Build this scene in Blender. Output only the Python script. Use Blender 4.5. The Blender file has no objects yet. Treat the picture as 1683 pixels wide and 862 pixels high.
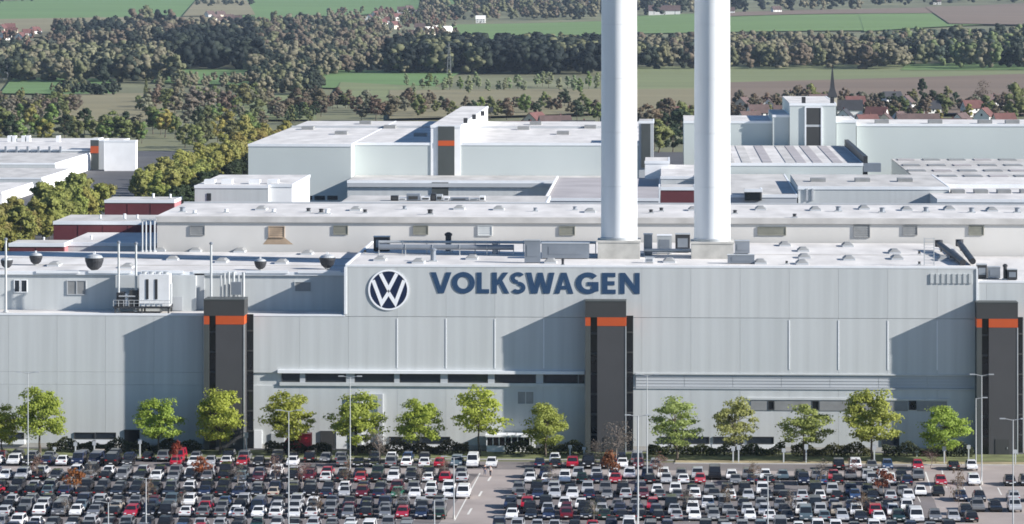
import bpy, bmesh, math, random
import numpy as np
from mathutils import Vector, Matrix

S = bpy.context.scene
COL = S.collection
R = math.radians

# ------------------------------------------------------------------ camera, world, sun, exposure
YAW = R(2.4)                      # the factory's axes are the world's axes; the camera is turned a little to the west
CA, SA = math.cos(YAW), math.sin(YAW)
CX, CZ, FPX = 25.0, 77.0, 6000.0  # camera x, height, focal length in photograph pixels (1683 wide)
cam_data = bpy.data.cameras.new('camera')
cam = bpy.data.objects.new('camera', cam_data)
COL.objects.link(cam)
cam.location = (CX, 0, CZ)
cam.rotation_euler = (R(90), 0, YAW)
cam_data.sensor_width = 36
cam_data.lens = FPX / 1683 * 36
cam_data.shift_y = -461 / 1683
cam_data.clip_start = 1
cam_data.clip_end = 40000
S.camera = cam

SUN_AZ, SUN_EL = R(76), R(24)     # azimuth from -Y towards +X
SUN_DIR = Vector((math.sin(SUN_AZ) * math.cos(SUN_EL), -math.cos(SUN_AZ) * math.cos(SUN_EL), math.sin(SUN_EL)))
w = bpy.data.worlds.new('World')
S.world = w
w.use_nodes = True
nt = w.node_tree
bg = nt.nodes['Background']
sky = nt.nodes.new('ShaderNodeTexSky')
sky.sky_type = 'NISHITA'
sky.sun_disc = False
sky.sun_elevation = SUN_EL
sky.sun_rotation = math.atan2(SUN_DIR.x, SUN_DIR.y)
sky.air_density = 1.0
sky.dust_density = 0.1
sky.ozone_density = 5.0
nt.links.new(sky.outputs['Color'], bg.inputs['Color'])
bg.inputs['Strength'].default_value = 0.065
sl = bpy.data.lights.new('sun', 'SUN')
sl.energy = 5.0
sl.angle = R(0.5)
sl.color = (1.0, 0.955, 0.90)
so = bpy.data.objects.new('sun', sl)
COL.objects.link(so)
so.rotation_euler = (-SUN_DIR).to_track_quat('-Z', 'Y').to_euler()
S.view_settings.view_transform = 'Standard'
S.view_settings.look = 'None'
S.view_settings.exposure = 1.0
S.view_settings.gamma = 1
S.view_settings.use_curve_mapping = False
S.cycles.use_denoising = True
S.cycles.max_bounces = 6
S.cycles.transparent_max_bounces = 8
S.cycles.volume_bounces = 0
S.cycles.sample_clamp_indirect = 6
S.cycles.filter_width = 1.7

# ------------------------------------------------------------------ where things stand
TERR = [(-3000, 0), (1800, 0), (2500, 3), (3500, 9), (4500, 24), (6000, 46), (7500, 66), (9000, 86), (12500, 112)]
TX = np.array([p[0] for p in TERR], float)
TZ = np.array([p[1] for p in TERR], float)
def terr(x, y):
    z = np.interp(y, TX, TZ)
    k = np.clip((np.asarray(y, float) - 1900) / 2500, 0, 1)
    return z + k * (3.0 * np.sin(np.asarray(x, float) / 310 + 0.4) + 2.0 * np.sin(np.asarray(x, float) / 130 + np.asarray(y, float) / 700))
def at(x, y, Y):
    """(X, Z) of the photograph's point (x, y) on the plane Y = const"""
    xn, yn = (x - 841.5) / FPX, (y + 30) / FPX
    t = Y / (CA + SA * xn)
    return CX + t * (xn * CA - SA), CZ - t * yn
def ax(x, Y): return at(x, 0, Y)[0]
def az(y, Y, x=900): return at(x, y, Y)[1]
def gnd(x, y):
    """point of the ground under the photograph's point (x, y)"""
    Ys = np.concatenate([np.arange(400, 2600, 20), np.arange(2600, 12400, 60)]).astype(float)
    xn, yn = (x - 841.5) / FPX, (y + 30) / FPX
    t = Ys / (CA + SA * xn)
    X, Z = CX + t * (xn * CA - SA), CZ - t * yn
    d = Z - terr(X, Ys)
    i = int(np.argmax(d <= 0))
    if d[i] > 0: i = len(Ys) - 1
    if i == 0: i = 1
    f = d[i - 1] / (d[i - 1] - d[i]) if d[i - 1] != d[i] else 0
    Yq = Ys[i - 1] + f * (Ys[i] - Ys[i - 1])
    Xq = X[i - 1] + f * (X[i] - X[i - 1])
    return float(Xq), float(Yq), float(terr(Xq, Yq))

# ------------------------------------------------------------------ materials
M = {}
def _m(name):
    m = bpy.data.materials.new(name)
    m.use_nodes = True
    M[name] = m
    n = m.node_tree.nodes
    return m, n, m.node_tree.links, n['Principled BSDF']
def mat(name, col, rough=0.6, metal=0.0, var=0.08, scale=0.3, stretch=(1, 1, 1), bump=0.0, spec=0.4):
    m, n, l, b = _m(name)
    b.inputs['Roughness'].default_value = rough
    b.inputs['Metallic'].default_value = metal
    b.inputs['Specular IOR Level'].default_value = spec
    tc = n.new('ShaderNodeTexCoord')
    mp = n.new('ShaderNodeMapping')
    mp.inputs['Scale'].default_value = stretch
    l.new(tc.outputs['Object'], mp.inputs['Vector'])
    nz = n.new('ShaderNodeTexNoise')
    nz.inputs['Scale'].default_value = scale
    nz.inputs['Detail'].default_value = 5
    l.new(mp.outputs['Vector'], nz.inputs['Vector'])
    cr = n.new('ShaderNodeMapRange')
    cr.inputs['From Min'].default_value = 0.3
    cr.inputs['From Max'].default_value = 0.7
    cr.inputs['To Min'].default_value = 1 - var
    cr.inputs['To Max'].default_value = 1 + var
    l.new(nz.outputs['Fac'], cr.inputs['Value'])
    mx = n.new('ShaderNodeMix')
    mx.data_type = 'RGBA'
    mx.blend_type = 'MULTIPLY'
    mx.inputs['Factor'].default_value = 1
    mx.inputs[6].default_value = (*col, 1)
    l.new(cr.outputs['Result'], mx.inputs[7])
    l.new(mx.outputs[2], b.inputs['Base Color'])
    if bump:
        bp = n.new('ShaderNodeBump')
        bp.inputs['Strength'].default_value = bump
        bp.inputs['Distance'].default_value = 0.05
        l.new(nz.outputs['Fac'], bp.inputs['Height'])
        l.new(bp.outputs['Normal'], b.inputs['Normal'])
    return m
def mat_obj(name, rough=0.4, var=0.15, scale=0.6, transl=0.0, spec=0.5, coat=0.0, attr=None):
    """base colour taken from the object's own colour (or a colour attribute), broken up by noise"""
    m, n, l, b = _m(name)
    b.inputs['Roughness'].default_value = rough
    b.inputs['Specular IOR Level'].default_value = spec
    b.inputs['Coat Weight'].default_value = coat
    if attr:
        src = n.new('ShaderNodeAttribute'); src.attribute_name = attr
    else:
        src = n.new('ShaderNodeObjectInfo')
    tc = n.new('ShaderNodeTexCoord')
    nz = n.new('ShaderNodeTexNoise')
    nz.inputs['Scale'].default_value = scale
    nz.inputs['Detail'].default_value = 4
    l.new(tc.outputs['Object'], nz.inputs['Vector'])
    cr = n.new('ShaderNodeMapRange')
    cr.inputs['From Min'].default_value = 0.3
    cr.inputs['From Max'].default_value = 0.7
    cr.inputs['To Min'].default_value = 1 - var
    cr.inputs['To Max'].default_value = 1 + var
    l.new(nz.outputs['Fac'], cr.inputs['Value'])
    mx = n.new('ShaderNodeMix')
    mx.data_type = 'RGBA'; mx.blend_type = 'MULTIPLY'
    mx.inputs['Factor'].default_value = 1
    l.new(src.outputs['Color'], mx.inputs[6])
    l.new(cr.outputs['Result'], mx.inputs[7])
    l.new(mx.outputs[2], b.inputs['Base Color'])
    if transl:
        tr = n.new('ShaderNodeBsdfTranslucent')
        l.new(mx.outputs[2], tr.inputs['Color'])
        ms = n.new('ShaderNodeMixShader')
        ms.inputs[0].default_value = transl
        l.new(b.outputs[0], ms.inputs[1])
        l.new(tr.outputs[0], ms.inputs[2])
        l.new(ms.outputs[0], n['Material Output'].inputs['Surface'])
    return m

mat('cladding', (0.500, 0.521, 0.521), 0.62, 0, 0.07, 0.8, (1, 1, 0.04))
mat('cladding_b', (0.480, 0.504, 0.507), 0.62, 0, 0.07, 0.8, (1, 1, 0.04))
mat('cladding_c', (0.520, 0.538, 0.537), 0.62, 0, 0.07, 0.8, (1, 1, 0.04))
mat('cladding_far', (0.50, 0.54, 0.53), 0.6, 0, 0.05, 0.06, (1, 1, 0.4))
mat('cladding_dull', (0.42, 0.44, 0.46), 0.65, 0, 0.06, 0.12)
mat('trim', (0.74, 0.76, 0.78), 0.5, 0, 0.04, 0.5)
mat('white_and_sunlit', (0.80, 0.80, 0.80), 0.5, 0, 0.04, 0.3)  # white paint, also stands for sunlight on far end walls and annex
mat('chimney_paint', (0.70, 0.72, 0.74), 0.5, 0, 0.08, 0.35, (1, 1, 0.12))
mat('roof_white', (0.56, 0.543, 0.525), 0.85, 0, 0.17, 0.22, (1, .35, 1))
mat('roof_pale', (0.45, 0.438, 0.42), 0.85, 0, 0.2, 0.2, (1, .35, 1))
mat('roof_mauve', (0.35, 0.33, 0.335), 0.85, 0, 0.12, 0.12)
mat('roof_cream', (0.56, 0.545, 0.52), 0.8, 0, 0.09, 0.08, (1, 1, 0.5))
mat('dark_grey', (0.045, 0.046, 0.046), 0.55, 0, 0.08, 0.3)
mat('tower_grey', (0.060, 0.060, 0.063), 0.6, 0, 0.06, 0.2)
mat('far_tower', (0.06, 0.068, 0.066), 0.55, 0, 0.1, 0.2)
mat('orange', (0.47, 0.078, 0.016), 0.5, 0, 0.05, 0.4)
mat('black_glass', (0.012, 0.014, 0.017), 0.12, 0, 0.1, 0.4, spec=0.5)
mat('window_glass', (0.025, 0.032, 0.042), 0.15, 0, 0.2, 0.5, spec=0.5)
mat('olive_grille', (0.205, 0.205, 0.170), 0.6, 0, 0.12, 0.7)
mat('grey_grille', (0.235, 0.24, 0.24), 0.6, 0, 0.12, 0.7)
mat('stain_brown', (0.36, 0.27, 0.19), 0.8, 0, 0.25, 0.5)
mat('sign_navy', (0.022, 0.058, 0.125), 0.45, 0, 0.04, 0.5)
mat('logo_navy', (0.006, 0.014, 0.05), 0.4, 0, 0.04, 0.5)
mat('sign_white', (0.86, 0.87, 0.90), 0.45, 0, 0.02, 0.5)
mat('maroon', (0.115, 0.028, 0.034), 0.65, 0, 0.12, 0.2)
mat('maroon_sunlit', (0.36, 0.16, 0.17), 0.65, 0, 0.1, 0.2)  # maroon with sunlight put into the colour
mat('duct', (0.22, 0.245, 0.28), 0.45, 0.3, 0.1, 0.4)
mat('duct_dark', (0.035, 0.037, 0.042), 0.5, 0.2, 0.15, 0.4)
mat('galv', (0.46, 0.48, 0.49), 0.45, 0.4, 0.08, 0.8)
mat('machine_white', (0.70, 0.71, 0.72), 0.5, 0, 0.06, 0.5)
mat('concrete', (0.43, 0.42, 0.39), 0.85, 0, 0.15, 0.5, bump=0.3)
mat('asphalt', (0.155, 0.138, 0.135), 0.9, 0, 0.16, 0.12)
mat('asphalt_drive', (0.30, 0.26, 0.24), 0.9, 0, 0.12, 0.15)
mat('yard', (0.07, 0.07, 0.075), 0.9, 0, 0.18, 0.05)
mat('marking', (0.60, 0.59, 0.55), 0.8, 0, 0.12, 1.5)
mat('kerb', (0.42, 0.41, 0.39), 0.85, 0, 0.12, 0.5)
mat('verge', (0.125, 0.14, 0.055), 0.95, 0, 0.35, 0.35)
mat('verge_dry', (0.30, 0.25, 0.15), 0.95, 0, 0.25, 0.25)
mat('ground', (0.135, 0.138, 0.072), 0.95, 0, 0.35, 0.006)
mat('field_green', (0.100, 0.178, 0.052), 0.95, 0, 0.12, 0.02, (0.12, 1, 1))
mat('field_bright', (0.112, 0.185, 0.052), 0.95, 0, 0.10, 0.02, (0.12, 1, 1))
mat('field_pale', (0.155, 0.178, 0.076), 0.95, 0, 0.14, 0.02, (0.12, 1, 1))
mat('field_tan', (0.19, 0.168, 0.092), 0.95, 0, 0.12, 0.02, (0.12, 1, 1))
mat('field_brown', (0.155, 0.112, 0.080), 0.95, 0, 0.12, 0.02, (0.12, 1, 1))
mat('bark', (0.085, 0.068, 0.052), 0.9, 0, 0.25, 2.0)
mat('bark_pale', (0.24, 0.20, 0.17), 0.9, 0, 0.2, 2.0)
mat('tyre', (0.012, 0.012, 0.013), 0.8, 0, 0.1, 1)
mat('lamp_clear', (0.70, 0.72, 0.75), 0.15, 0, 0.05, 1)
mat('lamp_red', (0.35, 0.015, 0.012), 0.2, 0, 0.05, 1)
mat('plate', (0.75, 0.75, 0.73), 0.5, 0, 0.03, 1)
mat('car_glass', (0.016, 0.019, 0.024), 0.10, 0, 0.1, 1, spec=0.55)
mat('tile_red', (0.115, 0.050, 0.044), 0.8, 0, 0.2, 0.4)
mat('tile_brown', (0.09, 0.06, 0.055), 0.8, 0, 0.2, 0.4)
mat('lorry_red', (0.42, 0.02, 0.04), 0.4, 0, 0.05, 0.5)
mat('slate', (0.032, 0.033, 0.038), 0.7, 0, 0.15, 0.4)
mat('render_white', (0.72, 0.71, 0.68), 0.8, 0, 0.06, 0.3)
mat('render_cream', (0.62, 0.55, 0.44), 0.8, 0, 0.06, 0.3)
mat('skin', (0.50, 0.31, 0.23), 0.6, 0, 0.05, 2)
mat('cloth_dark', (0.03, 0.032, 0.045), 0.9, 0, 0.1, 4)
mat('cloth_jeans', (0.05, 0.075, 0.14), 0.9, 0, 0.1, 4)
mat('cloth_light', (0.50, 0.47, 0.44), 0.9, 0, 0.1, 4)
mat('hair', (0.03, 0.02, 0.015), 0.7, 0, 0.1, 4)
mat('lattice_steel', (0.15, 0.16, 0.17), 0.5, 0.4, 0.1, 0.5)
mat_obj('paint', 0.28, 0.03, 0.8, coat=0.5)
mat_obj('paint_attr', 0.28, 0.03, 0.8, coat=0.5, attr='col')
mat_obj('leaf', 0.7, 0.20, 0.25, transl=0.32, spec=0.2)
mat_obj('leaf_near', 0.6, 0.20, 0.7, transl=0.55, spec=0.2)
mat_obj('leaf_attr', 0.75, 0.15, 0.06, transl=0.28, spec=0.2, attr='col')
mat_obj('plaster', 0.8, 0.06, 0.3)

# ------------------------------------------------------------------ helpers
class MB:
    """collects shapes; build() links them as ONE mesh object"""
    def __init__(s): s.v, s.f, s.mi = [], [], []
    def add(s, vs, fs, mi=0):
        o = len(s.v)
        s.v += [tuple(p) for p in vs]
        s.f += [tuple(i + o for i in q) for q in fs]
        s.mi += [mi] * len(fs)
        return s
    def box(s, x0, x1, y0, y1, z0, z1, mi=0):
        return s.add([(x0, y0, z0), (x1, y0, z0), (x1, y1, z0), (x0, y1, z0), (x0, y0, z1), (x1, y0, z1), (x1, y1, z1), (x0, y1, z1)],
                     [(0, 3, 2, 1), (4, 5, 6, 7), (0, 1, 5, 4), (1, 2, 6, 5), (2, 3, 7, 6), (3, 0, 4, 7)], mi)
    def prism(s, pts, y0, y1, mi=0):
        """polygon in (x, z), counter-clockwise seen from -Y, pushed from y0 to y1"""
        n = len(pts)
        vs = [(x, y0, z) for x, z in pts] + [(x, y1, z) for x, z in pts]
        fs = [tuple(range(n)), tuple(range(2 * n - 1, n - 1, -1))] + [(i, n + i, n + (i + 1) % n, (i + 1) % n) for i in range(n)]
        return s.add(vs, fs, mi)
    def prismx(s, pts, x0, x1, mi=0):
        """polygon in (y, z) pushed along x"""
        n = len(pts)
        vs = [(x0, y, z) for y, z in pts] + [(x1, y, z) for y, z in pts]
        fs = [tuple(range(n)), tuple(range(2 * n - 1, n - 1, -1))] + [(i, n + i, n + (i + 1) % n, (i + 1) % n) for i in range(n)]
        return s.add(vs, fs, mi)
    def tube(s, p, q, r0, r1=None, n=8, mi=0, cap=True):
        p, q = Vector(p), Vector(q)
        r1 = r0 if r1 is None else r1
        d = (q - p).normalized()
        u = d.orthogonal().normalized()
        t = d.cross(u)
        vs = []
        for c, r in ((p, r0), (q, r1)):
            for k in range(n):
                a = 2 * math.pi * k / n
                vs.append(c + u * (r * math.cos(a)) + t * (r * math.sin(a)))
        fs = [(k, (k + 1) % n, n + (k + 1) % n, n + k) for k in range(n)]
        if cap: fs += [tuple(range(n - 1, -1, -1)), tuple(range(n, 2 * n))]
        return s.add(vs, fs, mi)
    def lathe(s, c, prof, n=16, mi=0):
        """profile [(r, z)] from bottom to top about the vertical through c"""
        vs, fs = [], []
        for r, z in prof:
            for k in range(n):
                a = 2 * math.pi * k / n
                vs.append((c[0] + r * math.cos(a), c[1] + r * math.sin(a), c[2] + z))
        for i in range(len(prof) - 1):
            for k in range(n):
                a, b = i * n + k, i * n + (k + 1) % n
                fs.append((a, b, b + n, a + n))
        fs += [tuple(range(n - 1, -1, -1)), tuple(range((len(prof) - 1) * n, len(prof) * n))]
        return s.add(vs, fs, mi)
    def mesh(s, name, mats, smooth=False):
        me = bpy.data.meshes.new(name)
        me.from_pydata(s.v, [], s.f)
        for m in ([mats] if isinstance(mats, str) else mats): me.materials.append(M[m])
        me.polygons.foreach_set('material_index', s.mi)
        if smooth: me.polygons.foreach_set('use_smooth', [True] * len(s.f))
        me.update()
        return me
    def build(s, name, mats, parent=None, loc=(0, 0, 0), smooth=False):
        o = bpy.data.objects.new(name, s.mesh(name, mats, smooth))
        COL.objects.link(o)
        o.location = loc
        if parent is not None:
            o.parent = parent
        return o
def link(name, me, parent=None, loc=(0, 0, 0), rz=0.0):
    o = bpy.data.objects.new(name, me)
    COL.objects.link(o)
    o.location = loc
    o.rotation_euler = (0, 0, rz)
    if parent is not None: o.parent = parent
    return o
def tag(o, label, cat, group=None):
    o['label'] = label; o['category'] = cat
    if group: o['group'] = group
    return o
def thing(name, label, cat, loc=(0, 0, 0), rz=0.0, group=None):
    o = bpy.data.objects.new(name, None)
    COL.objects.link(o)
    o.empty_display_size = 0.5
    o.location = loc; o.rotation_euler = (0, 0, rz)
    return tag(o, label, cat, group)
def structure(o, kind='structure'):
    o['kind'] = kind
    return o
def children_of(o): return KIDS.get(o.name, [])
def dup(root, loc, rz, label=None, scale=None, color=None):
    """a copy of a thing, of its parts and of their sub-parts"""
    c = root.copy(); COL.objects.link(c)
    c.location = loc; c.rotation_euler = (0, 0, rz)
    if scale: c.scale = scale
    if label: c['label'] = label
    for ch in root.children:
        d = ch.copy(); COL.objects.link(d); d.parent = c
        if color and ch.get('tint'): d.color = color
        for g in ch.children:
            e = g.copy(); COL.objects.link(e); e.parent = d
            if color and g.get('tint'): e.color = color
    return c
def np_mesh(name, v, q, mats, col=None, smooth=False):
    """mesh from numpy quads"""
    me = bpy.data.meshes.new(name)
    nq = len(q)
    me.vertices.add(len(v)); me.loops.add(nq * 4); me.polygons.add(nq)
    me.vertices.foreach_set('co', np.ascontiguousarray(v, dtype=np.float32).ravel())
    me.loops.foreach_set('vertex_index', np.ascontiguousarray(q, dtype=np.int32).ravel())
    me.polygons.foreach_set('loop_start', np.arange(0, nq * 4, 4, dtype=np.int32))
    me.polygons.foreach_set('loop_total', np.full(nq, 4, dtype=np.int32))
    if col is not None:
        a = me.color_attributes.new('col', 'FLOAT_COLOR', 'POINT')
        c4 = np.ones((len(v), 4), dtype=np.float32); c4[:, :3] = col
        a.data.foreach_set('color', c4.ravel())
    for m in mats: me.materials.append(M[m])
    me.update(calc_edges=True)
    me.validate()
    return me
ORD = ['first', 'second', 'third', 'fourth', 'fifth', 'sixth', 'seventh', 'eighth', 'ninth', 'tenth', 'eleventh', 'twelfth', 'thirteenth',
       'fourteenth', 'fifteenth', 'sixteenth', 'seventeenth', 'eighteenth', 'nineteenth']
TENS = ['', '', 'twenty', 'thirty', 'forty', 'fifty', 'sixty', 'seventy', 'eighty', 'ninety']
def nth(n):
    if n < 20: return ORD[n - 1]
    t, u = divmod(n, 10)
    return (TENS[t][:-1] + 'ieth') if u == 0 else TENS[t] + '-' + ORD[u - 1]

# ------------------------------------------------------------------ setting: ground, fields, yards, car park
gx = np.concatenate([np.linspace(-5000, -700, 14)[:-1], np.linspace(-700, 700, 29), np.linspace(700, 5000, 14)[1:]])
gy = np.concatenate([np.linspace(-400, 1700, 8)[:-1], np.linspace(1700, 12400, 130)])
GX, GY = np.meshgrid(gx, gy)
def sheet(name, X, Y, off, m):
    """a sheet that follows the ground OFF metres above it"""
    Z = terr(X, Y) + off
    v = np.stack([X, Y, Z], -1).reshape(-1, 3)
    r, c = X.shape
    i = np.arange(r * c).reshape(r, c)
    q = np.stack([i[:-1, :-1], i[:-1, 1:], i[1:, 1:], i[1:, :-1]], -1).reshape(-1, 4)
    o = bpy.data.objects.new(name, np_mesh(name, v, q, [m], smooth=True))
    COL.objects.link(o)
    return structure(o)
sheet('ground', GX, GY, -0.05, 'ground')
def field(m, tl, tr, br, bl, off, n=(26, 12)):
    """a field whose corners are four points of the photograph, laid on the ground"""
    P = [np.array(gnd(*p)[:2]) for p in (tl, tr, br, bl)]
    a = np.linspace(0, 1, n[0])[None, :, None]; b = np.linspace(0, 1, n[1])[:, None, None]
    top = P[0] * (1 - a) + P[1] * a; bot = P[3] * (1 - a) + P[2] * a
    G = bot * (1 - b) + top * b
    return sheet('field', G[..., 0], G[..., 1], off, m)
FIELDS = [
    ('field_green', (-120, 8), (330, -4), (420, 40), (-120, 45), 1.0),
    ('field_tan', (-120, 36), (420, 30), (430, 60), (-120, 66), 1.6),
    ('field_green', (380, -6), (900, -8), (690, 18), (400, 42), 2.2),
    ('field_tan', (330, -5), (400, -6), (420, 28), (300, 30), 2.8),
    ('field_bright', (740, 42), (1000, 36), (1000, 70), (735, 66), 1.0),
    ('field_bright', (1000, 30), (1420, 20), (1440, 52), (1000, 58), 1.2),
    ('field_bright', (1410, 22), (1600, 14), (1640, 42), (1420, 54), 1.4),
    ('field_brown', (1180, 24), (1800, 2), (1800, 18), (1180, 30), 1.9),
    ('field_brown', (1520, 14), (1800, 6), (1800, 46), (1560, 42), 2.3),
    ('field_green', (270, 116), (760, 120), (700, 152), (250, 138), 1.0),
    ('field_pale', (560, 138), (720, 146), (760, 178), (540, 172), 1.3),
    ('field_green', (20, 130), (190, 132), (190, 158), (0, 156), 1.0),
    ('field_tan', (100, 158), (260, 156), (300, 200), (60, 205), 1.2),
    ('field_pale', (400, 156), (520, 160), (520, 200), (380, 200), 1.1),
    ('field_tan', (640, 152), (1010, 150), (1010, 190), (640, 200), 1.5),
    ('field_pale', (1000, 112), (1800, 104), (1800, 132), (1000, 142), 1.0),
    ('field_bright', (1490, 108), (1800, 104), (1800, 118), (1480, 118), 1.3),
    ('field_brown', (1190, 139), (1800, 121), (1800, 192), (1180, 192), 1.5),
    ('field_pale', (1000, 138), (1200, 134), (1190, 156), (1000, 160), 1.8),
    ('field_tan', (1000, 152), (1200, 150), (1190, 200), (1000, 200), 2.1),
]
for m, tl, tr, br, bl, off in FIELDS: field(m, tl, tr, br, bl, off)

def flat(name, pts, z, m):
    me = bpy.data.meshes.new(name)
    me.from_pydata([(x, y, z) for x, y in pts], [], [tuple(range(len(pts)))])
    me.materials.append(M[m]); me.update()
    o = bpy.data.objects.new(name, me); COL.objects.link(o)
    return structure(o)
flat('factory_yard', [(-260, 592), (230, 592), (230, 1650), (-260, 1650)], 0.000, 'yard')
flat('car_park', [(-140, 430), (160, 430), (160, 585), (-140, 585)], 0.004, 'asphalt')
def pg(x, y):
    X, Y, Z = gnd(x, y); return X, Y
flat('drive', [pg(690, 900), pg(800, 900), pg(862, 772), pg(792, 772)], 0.012, 'asphalt_drive')
flat('access_road', [(ax(1490, 585), 585), (ax(1490, 577), 568), (ax(1535, 545), 545), (ax(1560, 500), 500), (160, 500), (160, 585)], 0.012, 'asphalt_drive')
flat('drive', [(-140, 570.5), (160, 570.5), (160, 575.5), (-140, 575.5)], 0.010, 'asphalt_drive')
# verge between the car park and the hall, with a raised kerb
flat('verge', [(-140, 587.4), (160, 587.4), (160, 597.0), (-140, 597.0)], 0.11, 'verge')
flat('verge', [(ax(1110, 585), 583.9), (160, 583.9), (160, 587.0), (ax(1110, 585), 587.0)], 0.115, 'verge_dry')
kb = MB()
kb.box(-140, ax(1110, 585) - 0.2, 587.0, 587.4, 0.0, 0.13)
structure(kb.build('kerb', 'kerb'))
kb = MB(); kb.box(ax(1110, 585) - 0.2, 160, 583.5, 583.9, 0.0, 0.13); structure(kb.build('kerb', 'kerb'))
# ------------------------------------------------------------------ the near factory hall
def onz(x, y, z):
    """(X, Y) of the photograph's point (x, y) on the plane Z = const"""
    xn, yn = (x - 841.5) / FPX, (y + 30) / FPX
    t = (CZ - z) / yn
    return CX + t * (xn * CA - SA), t * (CA + SA * xn)
YF = 600.0
XU, XR = ax(568, YF), ax(1606, YF)
XW, XE = -140.0, 150.0
Z_BAND0, Z_BAND1, Z_LOW, Z_UP, Z_EAST = 10.4, 12.5, 22.1, 30.3, 28.0
Z_SET = 28.4
hall = thing('factory_hall', 'long pale grey hall with blue lettering, directly behind the car park', 'factory hall', (0, YF, 0))
HO = (0, -YF, 0)
def part(mb, name, mats, parent=hall, smooth=False):
    return mb.build(name, mats, parent, HO, smooth)
m = MB()
m.box(XW, XU - 0.01, 600, 608, 0, Z_LOW - 0.3).box(XW, XU - 0.01, 608.0, 654, 0, Z_SET - 0.3)
m.box(XU, XR - 0.01, 600, 655, 0, Z_UP - 0.3).box(XR, XE, 600, 655, 0, Z_EAST - 0.3)
part(m, 'wall', 'cladding')
m = MB(); m.box(XW, XU - 0.3, 600.3, 607.9, Z_LOW - 0.29, Z_LOW - 0.1); part(m, 'roof_deck', 'roof_white')
m = MB(); m.box(XW, XU - 0.02, 608.25, 653.9, Z_SET - 0.29, Z_SET - 0.05); part(m, 'roof', 'roof_white')
m = MB(); m.box(XU + 0.3, XR - 0.3, 600.3, 654.9, Z_UP - 0.29, Z_UP - 0.1); part(m, 'roof', 'roof_white')
m = MB(); m.box(XR + 0.02, XE, 600.3, 654.9, Z_EAST - 0.29, Z_EAST - 0.1); part(m, 'roof', 'roof_white')
for x0, x1, y0, zt in ((XW, XU - 0.02, 599.70, Z_LOW), (XU, XR, 599.71, Z_UP), (XR + 0.02, XE, 599.72, Z_EAST)):
    m = MB(); m.box(x0, x1, y0, 600.28, zt - 0.28, zt + 0.05); part(m, 'coping', 'trim')
m = MB(); m.box(XU - 0.12, XU + 0.28, 600.3, 654.9, Z_UP - 0.28, Z_UP + 0.03); part(m, 'coping', 'trim')
m = MB(); m.box(XW, XU - 0.02, 607.7, 608.24, Z_SET - 0.5, Z_SET + 0.03); part(m, 'coping', 'trim')
# cladding panels, each one proud of the wall, with open joints between
X0 = ax(573, YF)
edges = [X0 + 8.05 * k for k in range(-15, 17)]
rng = random.Random(4)
pm = {}
def panel(x0, x1, z0, z1):
    if x1 - x0 < 0.3: return
    k = (round(x1 - x0, 2), round(z1 - z0, 2), rng.choice(['cladding', 'cladding', 'cladding', 'cladding_b', 'cladding_c']))
    if k not in pm:
        b = MB().box(0.012, k[0] - 0.012, -0.25, 0.0, 0.012, k[1] - 0.012)
        pm[k] = b.mesh('cladding_panel', k[2])
    link('cladding_panel', pm[k], hall, (x0, 0, z0))
X_LEDGE0, X_LEDGE1 = ax(1045, YF), ax(1604, YF)
X_WIN0, X_WIN1 = ax(460, YF), ax(960, YF)
for e0, e1 in zip(edges[:-1], edges[1:]):
    if e1 < XW + 2 or e0 > XE - 2: continue
    panel(e0, e1, 0.7, Z_BAND0)
    if e1 <= X_WIN0 + 1 or e0 > X_LEDGE1 - 2:
        panel(e0, e1, Z_BAND0, Z_BAND1)
    panel(e0, e1, Z_BAND1, Z_LOW - 0.3)
    a, b = max(e0, XU + 0.02), min(e1, XR - 0.02)
    if b > a: panel(a, b, Z_LOW - 0.25, Z_UP - 0.3)
    a = max(e0, XR + 0.05)
    if e1 > a: panel(a, e1, Z_LOW - 0.25, Z_EAST - 0.3)
m = MB(); m.box(XW, XE, 599.66, 599.99, 0.0, 0.68); part(m, 'plinth', 'concrete')
# light cover strips over some of the joints
for k in (1, 2, 3, 4, 9, 10, 11, 12):
    x = X0 + 8.05 * k
    if ax(962, YF) - 1 < x < ax(1042, YF) + 1: continue
    m = MB(); m.box(x - 0.09, x + 0.07, 599.70, 599.76, Z_BAND1 + 0.9, Z_LOW - 0.6); part(m, 'cover_strip', 'trim')
m = MB(); m.box(XU - 0.2, XU + 0.16, 599.6, 600.2, Z_LOW + 0.1, Z_UP - 0.3); part(m, 'corner_trim', 'trim')
m = MB(); m.box(XR - 0.18, XR + 0.12, 599.62, 600.2, Z_LOW, Z_UP - 0.3); part(m, 'corner_trim', 'trim')
# window band west of the middle tower: hood, sill, panes between piers
m = MB(); m.box(X_WIN0 - 0.3, ax(961, YF), 599.25, 600.0, Z_BAND1 - 0.02, Z_BAND1 + 0.5); part(m, 'window_hood', 'trim')
m = MB(); m.box(X_WIN0, ax(961, YF), 599.5, 600.0, Z_BAND0 + 0.0, Z_BAND0 + 0.55); part(m, 'window_sill', 'cladding')
wins = [(463, 493), (502, 569), (583, 648), (657, 724), (736, 802), (813, 881), (893, 950), (951, 960)]
for k, (a, b) in enumerate(wins):
    f = MB(); x0, x1 = ax(a, YF), ax(b, YF)
    f.box(x0, x1, 599.78, 599.98, Z_BAND1 - 0.22, Z_BAND1 - 0.03).box(x0, x1, 599.78, 599.98, Z_BAND0 + 0.56, Z_BAND0 + 0.66)
    f.box(x0, x0 + .15, 599.78, 599.98, Z_BAND0 + 0.661, Z_BAND1 - 0.23).box(x1 - .15, x1, 599.78, 599.98, Z_BAND0 + 0.661, Z_BAND1 - 0.23)
    o = part(f, 'window', 'dark_grey')
    part(MB().box(x0 + .16, x1 - .16, 599.90, 599.97, Z_BAND0 + 0.67, Z_BAND1 - 0.24), 'pane', 'window_glass', None).parent = o
    bpy.data.objects[o.children[0].name].location = (0, 0, 0)
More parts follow.
